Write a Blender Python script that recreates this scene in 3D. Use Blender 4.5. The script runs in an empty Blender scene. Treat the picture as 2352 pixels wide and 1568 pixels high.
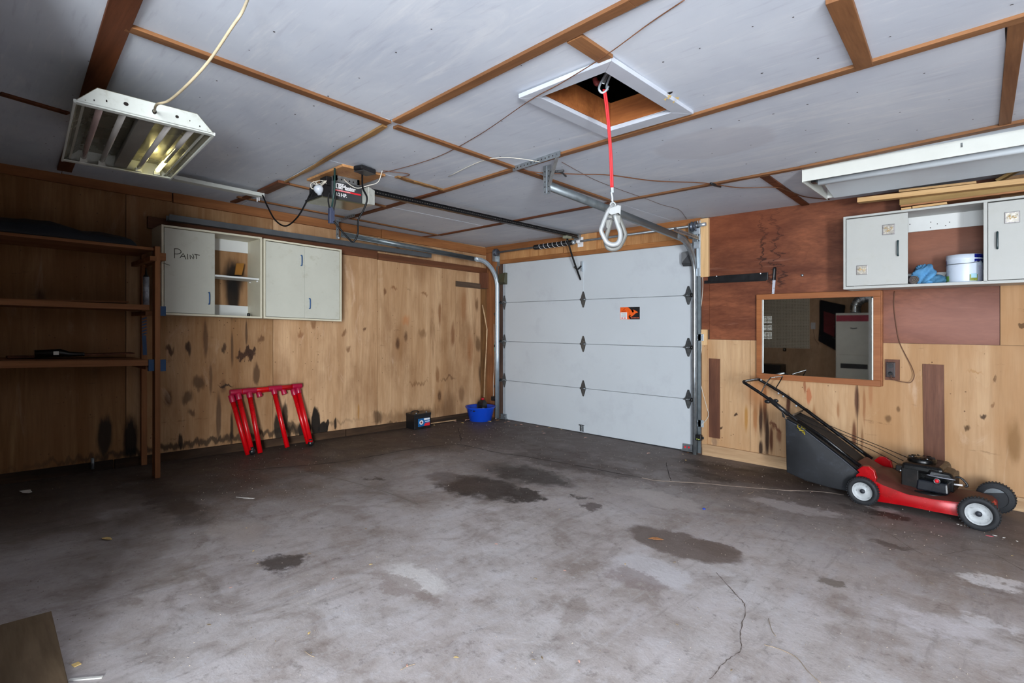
import bpy, bmesh, math, random
from mathutils import Vector, Matrix
random.seed(7)
SC = bpy.context.scene
COL = SC.collection
# ------------------------------------------------------------------ camera, world, daylight, exposure
F_PX, HZ, CXP = 1218.7, 744.0, 1176.0
YAW = math.atan2(1164.0, F_PX)
SA, CA = math.sin(YAW), math.cos(YAW)
CAM = Vector((5.244, 0.0, 1.30))
cd = bpy.data.cameras.new('camera'); co = bpy.data.objects.new('camera', cd); COL.objects.link(co)
cd.sensor_width = 36.0; cd.lens = F_PX / 2352.0 * 36.0; cd.shift_y = -(784.0 - HZ) / 2352.0
cd.clip_start = 0.02; cd.clip_end = 100
co.location = CAM; co.rotation_euler = (math.pi / 2, 0, YAW)
SC.camera = co
w = bpy.data.worlds.new('sky'); SC.world = w; w.use_nodes = True
w.node_tree.nodes['Background'].inputs[0].default_value = (0.62, 0.76, 1.0, 1)
w.node_tree.nodes['Background'].inputs[1].default_value = 1.0

def area(name, loc, rot, sx, sy, power, col, spread=math.pi):
    l = bpy.data.lights.new(name, 'AREA'); l.shape = 'RECTANGLE'; l.size = sx; l.size_y = sy
    l.energy = power; l.color = col; l.spread = spread
    o = bpy.data.objects.new(name, l); COL.objects.link(o); o.location = loc; o.rotation_euler = rot
    return o
# daylight through a doorway at right, plus an added fill lamp behind the camera
area('daylight_doorway', (8.86, -2.87, 1.15), (math.radians(90), 0, math.radians(90)), 1.5, 2.1, 1500, (0.90, 0.955, 1.0))
area('rear_fill_light', (6.1, -3.76, 1.15), (math.radians(90), 0, 0), 2.2, 2.1, 400, (0.84, 0.92, 1.0))
SC.view_settings.view_transform = 'Standard'
SC.view_settings.look = 'None'
SC.view_settings.gamma = 1.0
SC.view_settings.use_curve_mapping = False
SC.view_settings.exposure = -0.42

# ------------------------------------------------------------------ survey helpers (planes of the room)
YW = 5.198      # face of the garage-door wall
XL = -0.22      # face of the left wall
YR = -1.40      # rear wall, behind the camera
XR = 8.80       # right wall, outside the frame
YB = -3.70      # rear wall of the bay behind the camera
def cz(x, y): return 2.384 - .0057 * x + (.0118 + .009 * max(0, (1.5 - x) / 1.7)) * (YW - y)
def fz(x, y): return -.004 - .003 * x + .0235 * (YW - y)
def ray(px, py):
    u = (px - CXP) / F_PX; v = (HZ - py) / F_PX
    return Vector((-SA + u * CA, CA + u * SA, v))
def hit(px, py, n, d):
    r = ray(px, py); n = Vector(n); t = (d - n.dot(CAM)) / n.dot(r)
    return CAM + r * t
def L(px, py, x=XL): return hit(px, py, (1, 0, 0), x)
def V(px, py, y=YW): return hit(px, py, (0, 1, 0), y)
def Z(px, py, z): return hit(px, py, (0, 0, 1), z)
def C(px, py, dz=0): return hit(px, py, (.0057, .0118, 1), 2.384 + .0118 * YW + dz)
def G(px, py, dz=0): return hit(px, py, (.003, .0235, 1), -.004 + .0235 * YW + dz)
def D(px, py, d): return CAM + ray(px, py) * d

# ------------------------------------------------------------------ colours and materials
def s2l(c):
    c = c / 255.0
    return c / 12.92 if c <= .04045 else ((c + .055) / 1.055) ** 2.4
def RGB(r, g, b): return (s2l(r), s2l(g), s2l(b), 1)
MATS = {}
class NT:
    def __init__(s, name):
        s.m = bpy.data.materials.new(name); s.m.use_nodes = True; s.t = s.m.node_tree
        s.b = s.t.nodes['Principled BSDF']
        s.co = s.new('ShaderNodeTexCoord').outputs['Object']
    def new(s, k): return s.t.nodes.new(k)
    def ln(s, a, b): s.t.links.new(a, b)
    def mapp(s, src, scale=(1, 1, 1), loc=(0, 0, 0), rot=(0, 0, 0)):
        n = s.new('ShaderNodeMapping'); s.ln(src, n.inputs[0])
        n.inputs['Scale'].default_value = scale; n.inputs['Location'].default_value = loc; n.inputs['Rotation'].default_value = rot
        return n.outputs[0]
    def noise(s, src, scale, detail=4, rough=.55, dist=0, out=0):
        n = s.new('ShaderNodeTexNoise'); s.ln(src, n.inputs['Vector'])
        n.inputs['Scale'].default_value = scale; n.inputs['Detail'].default_value = detail
        n.inputs['Roughness'].default_value = rough; n.inputs['Distortion'].default_value = dist
        return n.outputs[out]
    def voro(s, src, scale, feature='F1'):
        n = s.new('ShaderNodeTexVoronoi'); n.feature = feature; s.ln(src, n.inputs['Vector']); n.inputs['Scale'].default_value = scale
        return n.outputs['Distance']
    def ramp(s, fac, stops):
        n = s.new('ShaderNodeValToRGB'); s.ln(fac, n.inputs[0]); e = n.color_ramp.elements
        while len(e) > 1: e.remove(e[-1])
        e[0].position = stops[0][0]; e[0].color = stops[0][1]
        for p, c in stops[1:]:
            k = e.new(p); k.color = c
        return n.outputs[0]
    def mr(s, fac, a, b, c=0, d=1):
        n = s.new('ShaderNodeMapRange'); n.interpolation_type = 'SMOOTHSTEP'; s.ln(fac, n.inputs[0])
        for i, v in enumerate((a, b, c, d)): n.inputs[i + 1].default_value = v
        return n.outputs[0]
    def math(s, op, a, b=None):
        n = s.new('ShaderNodeMath'); n.operation = op
        for i, v in enumerate((a, b)):
            if v is None: continue
            if isinstance(v, (int, float)): n.inputs[i].default_value = v
            else: s.ln(v, n.inputs[i])
        return n.outputs[0]
    def mix(s, fac, a, b, mode='MIX'):
        n = s.new('ShaderNodeMix'); n.data_type = 'RGBA'; n.blend_type = mode
        for i, v in ((0, fac), (6, a), (7, b)):
            if isinstance(v, (int, float)): n.inputs[i].default_value = v
            elif isinstance(v, tuple): n.inputs[i].default_value = v
            else: s.ln(v, n.inputs[i])
        return n.outputs[2]
    def bump(s, h, strength=.3, dist=.01):
        n = s.new('ShaderNodeBump'); s.ln(h, n.inputs['Height']); n.inputs['Strength'].default_value = strength; n.inputs['Distance'].default_value = dist
        s.ln(n.outputs[0], s.b.inputs['Normal'])
    def sep(s, src):
        n = s.new('ShaderNodeSeparateXYZ'); s.ln(src, n.inputs[0]); return n.outputs
    def col(s, c):
        if isinstance(c, tuple): s.b.inputs['Base Color'].default_value = c
        else: s.ln(c, s.b.inputs['Base Color'])
    def rough(s, r):
        if isinstance(r, (int, float)): s.b.inputs['Roughness'].default_value = r
        else: s.ln(r, s.b.inputs['Roughness'])
    def blob(s, base, c, r, colr, strength=1.0, soft=.35, disp=(.1, .1, .1), nz=None):
        """a stain or mark of its own shape, fixed to the surface: ellipsoid at c with radii r, its edge displaced by noise (metres)"""
        sub = s.new('ShaderNodeVectorMath'); sub.operation = 'SUBTRACT'; s.ln(nz, sub.inputs[0]); sub.inputs[1].default_value = (.5, .5, .5)
        ma = s.new('ShaderNodeVectorMath'); ma.operation = 'MULTIPLY_ADD'; s.ln(sub.outputs[0], ma.inputs[0]); ma.inputs[1].default_value = tuple(2 * d for d in disp); s.ln(s.co, ma.inputs[2])
        m = s.mapp(ma.outputs[0], (1 / r[0], 1 / r[1], 1 / r[2]), (-c[0] / r[0], -c[1] / r[1], -c[2] / r[2]))
        ln = s.new('ShaderNodeVectorMath'); ln.operation = 'LENGTH'; s.ln(m, ln.inputs[0])
        f = s.mr(ln.outputs['Value'], 1 + soft, 1 - soft, 0, strength)
        return s.mix(f, base, colr)

def simple(name, c, rough=.5, metal=0, var=.12, scale=14, bump=0, dirt=None, spec=None):
    if name in MATS: return MATS[name]
    n = NT(name); nz = n.noise(n.co, scale, 5, .6)
    dark = tuple(v * (1 - var) for v in c[:3]) + (1,); lite = tuple(min(1, v * (1 + var)) for v in c[:3]) + (1,)
    base = n.ramp(nz, [(.3, dark), (.7, lite)])
    if dirt:
        d = n.noise(n.co, dirt[1], 6, .7); base = n.mix(n.mr(d, .52, .72, 0, dirt[2]), base, dirt[0])
    n.col(base); n.b.inputs['Metallic'].default_value = metal
    n.rough(n.mr(nz, .2, .8, max(0, rough - .08), min(1, rough + .08)))
    if spec is not None: n.b.inputs['Specular IOR Level'].default_value = spec
    if bump: n.bump(n.noise(n.co, scale * 4, 4), bump, .004)
    MATS[name] = n.m; return n.m

def wood(name, light, dark, axis=2, grain=9, stretch=.06, rough=.7, knots=0, knotcol=(90, 55, 28), blotch=.25, blotchcol=None,
         streak=0, streakcol=(40, 22, 14), stains=(), bump=.25, seed=0, ring=.5, pits=0):
    if name in MATS: return MATS[name]
    n = NT(name); sc = [1, 1, 1]; sc[axis] = stretch
    v = n.mapp(n.co, tuple(sc), (seed * 1.7, seed * 2.3, seed * .9))
    g = n.noise(v, grain, 8, .62, .6)
    fine = n.noise(v, grain * 9, 4, .6)
    base = n.ramp(g, [(.30, RGB(*dark)), (.5, tuple((a + b) / 2 for a, b in zip(RGB(*light), RGB(*dark)))), (.68, RGB(*light))])
    base = n.mix(n.mr(fine, .35, .75, 0, .35), base, tuple(x * .72 for x in RGB(*dark)[:3]) + (1,))
    if ring:
        v2 = n.mapp(n.co, tuple(.3 if i == axis else 1 for i in range(3)), (seed * 3.1, seed, seed * 2))
        r = n.noise(v2, 1.6, 2, .5, 1.5); r = n.math('FRACT', n.math('MULTIPLY', r, 14))
        base = n.mix(n.mr(r, .0, .5, .16 * ring, 0), base, RGB(*dark))
    bl = n.noise(n.mapp(n.co, tuple(.5 if i == axis else 1 for i in range(3)), (seed, 3, 1)), 1.9, 5, .6)
    base = n.mix(n.mr(bl, .42, .68, 0, blotch), base, RGB(*(blotchcol or [int(x * .72) for x in dark])))
    if knots:
        kv = n.mapp(n.co, tuple(.42 if i == axis else 1 for i in range(3)), (seed * 5.3, 0.4, seed))
        kd = n.voro(n.mapp(kv, (1, 1, 1)), knots)
        kf = n.mr(n.math('ADD', kd, n.math('MULTIPLY', n.noise(n.co, 30, 3), .05)), .15, .065, 0, .85)
        halo = n.mr(kd, .34, .1, 0, .35)
        base = n.mix(halo, base, RGB(int(light[0] * .72), int(light[1] * .62), int(light[2] * .5)))
        base = n.mix(kf, base, RGB(*knotcol))
    if streak:
        sv = n.mapp(n.co, tuple(.09 if i == axis else 1 for i in range(3)), (seed, seed, 7))
        st = n.noise(sv, 7, 6, .65, .4)
        base = n.mix(n.mr(st, .60, .72, 0, streak), base, RGB(*streakcol))
    if pits:
        pv = n.mapp(n.co, (1, 1, 1), (seed, 2, seed)); pd = n.voro(pv, 17); rnd = n.noise(n.mapp(n.co, (1, 1, 1), (4, seed, 1)), 2.5, 3)
        base = n.mix(n.math('MULTIPLY', n.mr(pd, .11, .06, 0, .8), n.mr(rnd, .5, .58)), base, RGB(82, 50, 30))
        hv = n.noise(n.mapp(n.co, tuple(3.5 if i == axis else .8 for i in range(3)), (seed, 9, 2)), 5, 5, .7); base = n.mix(n.mr(hv, .64, .72, 0, .45), base, RGB(int(dark[0] * .62), int(dark[1] * .55), int(dark[2] * .48)))
        wv = n.noise(n.mapp(n.co, tuple(.4 if i == axis else 1.2 for i in range(3)), (seed, 1, 5)), 4, 6, .7, .6); base = n.mix(n.mr(wv, .58, .74, 0, .5), base, RGB(min(255, light[0] + 8), min(255, light[1] + 14), min(255, light[2] + 26)))
    nz = n.noise(n.mapp(n.co, tuple(.22 if i == axis else 1 for i in range(3))), 22, 5, .6, 0, 1) if stains else None
    for s in stains:
        na = s[5] if len(s) > 5 else .5; dsp = [.035 * na] * 3; dsp[axis] = .2 * na
        base = n.blob(base, s[0], s[1], RGB(*s[2]), s[3], s[4] if len(s) > 4 else .35, tuple(dsp), nz)
    n.col(base); n.rough(n.mr(g, .3, .7, min(1, rough + .08), rough - .05)); n.b.inputs['Specular IOR Level'].default_value = .3
    if bump: n.bump(fine, bump, .003)
    MATS[name] = n.m; return n.m

def emis(name, c, strength):
    n = NT(name); n.col(c); n.b.inputs['Emission Color'].default_value = c; n.b.inputs['Emission Strength'].default_value = strength
    n.rough(n.mr(n.noise(n.co, 10), 0, 1, .3, .5)); MATS[name] = n.m; return n.m

# ------------------------------------------------------------------ mesh builder: one mesh per part, world coordinates
ORG = {}
class MB:
    def __init__(s): s.v = []; s.f = []; s.sm = []
    def add(s, vs, fs, smooth=False):
        b = len(s.v); s.v += [tuple(p) for p in vs]; s.f += [tuple(i + b for i in f) for f in fs]; s.sm += [smooth] * len(fs); return s
    def hexa(s, p):
        return s.add(p, [(0, 3, 2, 1), (4, 5, 6, 7), (0, 1, 5, 4), (1, 2, 6, 5), (2, 3, 7, 6), (3, 0, 4, 7)])
    def box(s, a, b, M=None):
        x0, y0, z0 = a; x1, y1, z1 = b
        x0, x1 = min(x0, x1), max(x0, x1); y0, y1 = min(y0, y1), max(y0, y1); z0, z1 = min(z0, z1), max(z0, z1)
        p = [(x0, y0, z0), (x1, y0, z0), (x1, y1, z0), (x0, y1, z0), (x0, y0, z1), (x1, y0, z1), (x1, y1, z1), (x0, y1, z1)]
        if M: p = [M(Vector(q)) if callable(M) else M @ Vector(q) for q in p]
        return s.hexa(p)
    def beam(s, p0, p1, w, h, up=(0, 0, 1)):
        p0 = Vector(p0); p1 = Vector(p1); d = (p1 - p0).normalized(); up = Vector(up)
        sd = d.cross(up)
        if sd.length < 1e-4: sd = d.cross(Vector((1, 0, 0)))
        sd.normalize(); u = sd.cross(d).normalized()
        a = sd * w / 2; b = u * h / 2
        return s.hexa([p0 - a - b, p1 - a - b, p1 + a - b, p0 + a - b, p0 - a + b, p1 - a + b, p1 + a + b, p0 + a + b])
    def cyl(s, p0, p1, r, n=16, r2=None, caps=True, smooth=True):
        p0 = Vector(p0); p1 = Vector(p1); r2 = r if r2 is None else r2
        d = (p1 - p0).normalized(); a = d.orthogonal().normalized(); b = d.cross(a)
        vs = []
        for p, rr in ((p0, r), (p1, r2)):
            for i in range(n):
                t = 2 * math.pi * i / n; vs.append(p + (a * math.cos(t) + b * math.sin(t)) * rr)
        s.add(vs, [(i, (i + 1) % n, n + (i + 1) % n, n + i) for i in range(n)], smooth)
        if caps:
            k = len(s.v) - 2 * n
            s.f += [tuple(k + i for i in reversed(range(n))), tuple(k + n + i for i in range(n))]; s.sm += [False, False]
        return s
    def tube(s, pts, r, n=8, smooth=True, closed=False, caps=True, flat=1.0):
        pts = [Vector(p) for p in pts]; N = len(pts); vs = []; prev = None
        for i, p in enumerate(pts):
            if closed: d = (pts[(i + 1) % N] - pts[i - 1])
            else: d = pts[min(i + 1, N - 1)] - pts[max(i - 1, 0)]
            d = d.normalized() if d.length > 1e-9 else Vector((0, 0, 1))
            a = d.orthogonal().normalized() if prev is None else (prev - d * prev.dot(d)).normalized()
            prev = a; b = d.cross(a); rr = r[i] if isinstance(r, (list, tuple)) else r
            for k in range(n):
                t = 2 * math.pi * k / n; vs.append(p + (a * math.cos(t) + b * math.sin(t) * flat) * rr)
        M = N if closed else N - 1
        s.add(vs, [(i * n + k, i * n + (k + 1) % n, ((i + 1) % N) * n + (k + 1) % n, ((i + 1) % N) * n + k) for i in range(M) for k in range(n)], smooth)
        if caps and not closed:
            k0 = len(s.v) - N * n
            s.f += [tuple(k0 + k for k in reversed(range(n))), tuple(k0 + (N - 1) * n + k for k in range(n))]; s.sm += [False, False]
        return s
    def lathe(s, prof, c, axis=(0, 0, 1), n=24, ref=None, smooth=True, sx=1, sy=1, tilt=None):
        ax = Vector(axis).normalized(); a = ax.orthogonal().normalized() if ref is None else Vector(ref).normalized(); b = ax.cross(a); c = Vector(c); vs = []
        for (r, h) in prof:
            for k in range(n):
                t = 2 * math.pi * k / n; vs.append(c + ax * h + (a * math.cos(t) * sx + b * math.sin(t) * sy) * r)
        s.add(vs, [(i * n + k, i * n + (k + 1) % n, (i + 1) * n + (k + 1) % n, (i + 1) * n + k) for i in range(len(prof) - 1) for k in range(n)], smooth)
        return s
    def prism(s, poly, fn, t0, t1):
        """poly: 2-D outline; fn(u, v, t) -> world"""
        n = len(poly); vs = [fn(u, v, t0) for u, v in poly] + [fn(u, v, t1) for u, v in poly]
        s.add(vs, [tuple(reversed(range(n))), tuple(range(n, 2 * n))] + [(i, (i + 1) % n, n + (i + 1) % n, n + i) for i in range(n)])
        return s
    def sphere(s, c, r, n=16, m=10, sc=(1, 1, 1)):
        c = Vector(c); vs = []
        for i in range(m + 1):
            ph = math.pi * i / m
            for k in range(n):
                t = 2 * math.pi * k / n; vs.append(c + Vector((math.sin(ph) * math.cos(t) * sc[0], math.sin(ph) * math.sin(t) * sc[1], math.cos(ph) * sc[2])) * r)
        return s.add(vs, [(i * n + k, (i + 1) * n + k, (i + 1) * n + (k + 1) % n, i * n + (k + 1) % n) for i in range(m) for k in range(n)], True)
    def sweep(s, prof, pts, side, smooth=False):
        """profile (u along side, v along normal) swept on pts; side is constant"""
        pts = [Vector(p) for p in pts]; side = Vector(side).normalized(); N = len(pts); n = len(prof); vs = []
        for i, p in enumerate(pts):
            d = (pts[min(i + 1, N - 1)] - pts[max(i - 1, 0)]).normalized(); nn = side.cross(d).normalized()
            for u, v in prof: vs.append(p + side * u + nn * v)
        return s.add(vs, [(i * n + k, i * n + k + 1, (i + 1) * n + k + 1, (i + 1) * n + k) for i in range(N - 1) for k in range(n - 1)], smooth)
    def build(s, name, mat, parent=None, bevel=0, subsurf=0, solid=0, smooth=None, label=None):
        org = ORG.get(parent.name, Vector((0, 0, 0))) if parent else Vector((0, 0, 0))
        me = bpy.data.meshes.new(name)
        me.from_pydata([tuple(Vector(p) - org) for p in s.v], [], s.f)
        for p, q in zip(me.polygons, s.sm): p.use_smooth = q if smooth is None else smooth
        me.materials.append(mat)
        bm = bmesh.new(); bm.from_mesh(me); bmesh.ops.remove_doubles(bm, verts=bm.verts, dist=1e-6)
        bmesh.ops.recalc_face_normals(bm, faces=bm.faces); bm.to_mesh(me); bm.free()
        o = bpy.data.objects.new(name, me); COL.objects.link(o)
        if parent: o.parent = parent
        ORG[o.name] = org
        if solid:
            md = o.modifiers.new('solid', 'SOLIDIFY'); md.thickness = solid; md.offset = 0
        if bevel:
            md = o.modifiers.new('bevel', 'BEVEL'); md.width = bevel; md.segments = 2; md.limit_method = 'ANGLE'; md.angle_limit = math.radians(40)
        if subsurf:
            md = o.modifiers.new('sub', 'SUBSURF'); md.levels = subsurf; md.render_levels = subsurf
        if label: o['label'] = label
        return o
def thing(name, label, cat, loc, group=None):
    o = bpy.data.objects.new(name, None); COL.objects.link(o); o.location = loc; o.empty_display_size = .1
    o['label'] = label; o['category'] = cat
    if group: o['group'] = group
    ORG[o.name] = Vector(loc); return o
def tag(o, label, cat, group=None):
    o['label'] = label; o['category'] = cat
    if group: o['group'] = group
    return o
def struct(o): o['kind'] = 'structure'; return o
def sthing(name, loc=(0, 0, 0)):
    o = bpy.data.objects.new(name, None); COL.objects.link(o); o.location = loc; ORG[o.name] = Vector(loc); o['kind'] = 'structure'; return o
def box(a, b): return MB().box(a, b)
def spl(pts, k=6):
    """Catmull-Rom through points"""
    P = [Vector(p) for p in pts]; P = [P[0] * 2 - P[1]] + P + [P[-1] * 2 - P[-2]]; out = []
    for i in range(1, len(P) - 2):
        a, b, c, d = P[i - 1:i + 3]
        for j in range(k):
            t = j / k; out.append(.5 * ((2 * b) + (c - a) * t + (2 * a - 5 * b + 4 * c - d) * t * t + (3 * b - a - 3 * c + d) * t ** 3))
    out.append(P[-2]); return out
def text(body, size, fn, mat, parent, name='lettering', bold=0, spacing=1.0, sx=1.0):
    cu = bpy.data.curves.new(name, 'FONT'); cu.body = body; cu.size = size; cu.offset = bold; cu.space_character = spacing; cu.resolution_u = 3
    o = bpy.data.objects.new(name, cu); COL.objects.link(o)
    me = bpy.data.meshes.new_from_object(o); bpy.data.objects.remove(o)
    mb = MB(); mb.v = [tuple(fn(v.co.x * sx, v.co.y, 0)) for v in me.vertices]; mb.f = [tuple(p.vertices) for p in me.polygons]; mb.sm = [False] * len(mb.f)
    return mb.build(name, mat, parent)
# ------------------------------------------------------------------ materials
def floor_mat():
    n = NT('concrete'); c = n.co
    a = n.noise(c, 1.1, 7, .62, .4); b = n.noise(c, 5.5, 8, .66, .3); f = n.noise(c, 60, 5, .7); g2 = n.noise(n.mapp(c, (1, 1, 1), (9, 4, 0)), 2.3, 7, .64, .8)
    base = n.ramp(a, [(.32, RGB(160, 148, 141)), (.5, RGB(183, 174, 170)), (.68, RGB(199, 194, 193))])
    base = n.mix(n.mr(b, .42, .68, 0, .5), base, RGB(208, 201, 202))
    base = n.mix(n.mr(b, .5, .3, 0, .5), base, RGB(144, 129, 120))
    base = n.mix(n.mr(g2, .52, .64, 0, .55), base, RGB(138, 124, 115))
    br = n.noise(n.mapp(c, (1, .16, 1), (0, 0, 0), (0, 0, .5)), 16, 6, .7, .5); base = n.mix(n.mr(br, .5, .7, 0, .35), base, RGB(196, 194, 198)); base = n.mix(n.mr(br, .48, .3, 0, .35), base, RGB(118, 108, 102))
    sp2 = n.noise(c, 19, 7, .75, .2); base = n.mix(n.mr(sp2, .54, .68, 0, .5), base, RGB(112, 101, 94)); base = n.mix(n.mr(sp2, .46, .34, 0, .35), base, RGB(208, 206, 208))
    # brown dirt by left and door walls; left side also has shade painted in
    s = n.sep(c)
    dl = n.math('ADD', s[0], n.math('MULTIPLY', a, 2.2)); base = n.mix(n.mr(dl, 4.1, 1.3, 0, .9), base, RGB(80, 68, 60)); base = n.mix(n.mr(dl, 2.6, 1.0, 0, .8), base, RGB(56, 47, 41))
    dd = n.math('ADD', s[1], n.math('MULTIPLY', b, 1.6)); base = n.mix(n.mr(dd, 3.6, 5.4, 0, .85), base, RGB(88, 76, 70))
    nz = n.noise(n.mapp(c, (1, 1, 1)), 4.5, 7, .7, 0, 1)
    dark, dark2, pale = RGB(62, 51, 45), RGB(82, 68, 62), RGB(208, 204, 206)
    def G_(px, py, rx, ry, col, st, soft=.3, na=.7):
        nonlocal base
        p = G(px, py); base = n.blob(base, (p.x, p.y, p.z), (rx, ry, .6), col, st, soft, (.34 * na, .34 * na, 0), nz)
    G_(1110, 1118, .34, .26, dark, .95, .25); G_(1215, 1090, .42, .22, dark, .9); G_(1200, 1136, .16, .14, dark, .95, .2); G_(1270, 1062, .4, .18, dark2, .8)
    G_(1050, 1105, .3, .16, dark2, .6); G_(1290, 1045, .45, .25, dark2, .7); G_(1385, 1080, .35, .16, dark2, .75)
    G_(1660, 1075, .42, .16, dark, .95, .25); G_(1740, 1100, .5, .2, dark2, .9); G_(1830, 1095, .4, .22, dark, .85); G_(1620, 1090, .25, .1, dark, .8)
    G_(1560, 1248, .34, .17, RGB(110, 96, 88), .9, .12, .35); G_(1632, 1255, .15, .1, RGB(110, 96, 88), .9, .12, .35)
    G_(1495, 1305, .2, .16, pale, .75, .25, .5); G_(1540, 1325, .12, .1, pale, .6); G_(1460, 1325, .12, .07, RGB(138, 122, 118), .6)
    G_(945, 1327, .2, .09, RGB(221, 216, 213), .8, .25, .4); G_(920, 1352, .22, .05, RGB(142, 126, 118), .6)
    G_(650, 1296, .11, .09, dark, .85, .3, .7); G_(560, 1225, .25, .12, RGB(179, 168, 161), .6, .5)
    G_(2030, 1182, .16, .07, dark, .9, .3); G_(1985, 1170, .16, .1, dark, .7); G_(2030, 1170, .1, .05, RGB(187, 178, 174), .6)
    G_(1332, 1143, .05, .04, dark, .8); G_(1360, 1165, .1, .06, dark2, .8); G_(1910, 1337, .06, .045, RGB(119, 109, 100), .85, .15, .3)
    G_(2270, 1335, .1, .05, RGB(240, 237, 238), .7, .5, .9); G_(2150, 1435, .18, .09, RGB(226, 221, 225), .55, .5, .9); G_(2300, 1450, .12, .06, RGB(230, 227, 230), .55, .5, .9)
    G_(2060, 1255, .12, .05, dark2, .7); G_(1820, 1165, .3, .1, RGB(192, 184, 183), .6); G_(1530, 1150, .35, .14, RGB(187, 179, 175), .7)
    G_(870, 1098, .07, .05, dark, .8); G_(700, 1065, .5, .12, dark2, .6); G_(380, 1135, .8, .12, dark, .7); G_(900, 1010, .5, .12, dark2, .7)
    G_(1090, 1010, .2, .1, dark2, .6)
    sp = n.voro(c, 34); base = n.mix(n.mr(sp, .1, .05, 0, .3), base, RGB(202, 190, 183))
    base = n.mix(n.mr(f, .58, .75, 0, .35), base, RGB(66, 57, 51)); base = n.mix(n.mr(f, .4, .25, 0, .25), base, RGB(213, 203, 197))
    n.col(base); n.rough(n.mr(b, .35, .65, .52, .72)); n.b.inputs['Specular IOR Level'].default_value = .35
    n.bump(n.math('ADD', n.math('MULTIPLY', b, 2.0), n.math('MULTIPLY', f, .4)), .35, .006)
    return n.m
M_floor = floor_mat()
def ceil_mat():
    n = NT('ceiling_paint'); c = n.co
    v = n.mapp(c, (.22, 1, 1)); a = n.noise(v, 3.2, 8, .68, 1.2); b = n.noise(c, 1.3, 4, .6, .4); f = n.noise(n.mapp(c, (.12, 1, 1)), 38, 5, .6)
    base = n.ramp(b, [(.35, RGB(190, 197, 209)), (.65, RGB(206, 212, 221))])
    base = n.mix(n.mr(a, .5, .72, 0, .55), base, RGB(226, 228, 231))
    base = n.mix(n.mr(a, .42, .25, 0, .4), base, RGB(180, 182, 196))
    base = n.mix(n.mr(f, .56, .72, 0, .28), base, RGB(164, 166, 182)); base = n.mix(n.mr(f, .42, .3, 0, .3), base, RGB(226, 228, 231))
    p = C(1640, 330); nz = n.noise(c, 3, 4, .6, 0, 1)
    base = n.blob(base, (p.x, p.y, p.z), (.34, .26, .4), RGB(186, 188, 197), .55, .1, (.1, .1, 0), nz)
    n.col(base); n.rough(.62); n.b.inputs['Specular IOR Level'].default_value = .3; n.bump(f, .12, .003); return n.m
M_ceil = ceil_mat()
M_batten = wood('batten_wood', (150, 104, 66), (108, 70, 42), 0, 12, .06, .6, 0, blotch=.35)
M_batten_u = wood('batten_wood_cross', (148, 102, 64), (108, 69, 41), 1, 12, .06, .6, 0, blotch=.35, seed=2)
M_beam = wood('dark_beam_wood', (118, 66, 36), (80, 42, 22), 0, 12, .06, .6, 0, blotch=.35, seed=3)
M_wane = wood('waney_wood', (168, 130, 82), (120, 84, 50), 0, 12, .06, .6, 0, blotch=.35, seed=4)
def lstain(px, py, ry, rz, col=(48, 30, 18), st=.85, soft=.3, na=.5):
    p = L(px, py); return ((p.x, p.y, p.z), (.3, ry, rz), col, st, soft, na)
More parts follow.
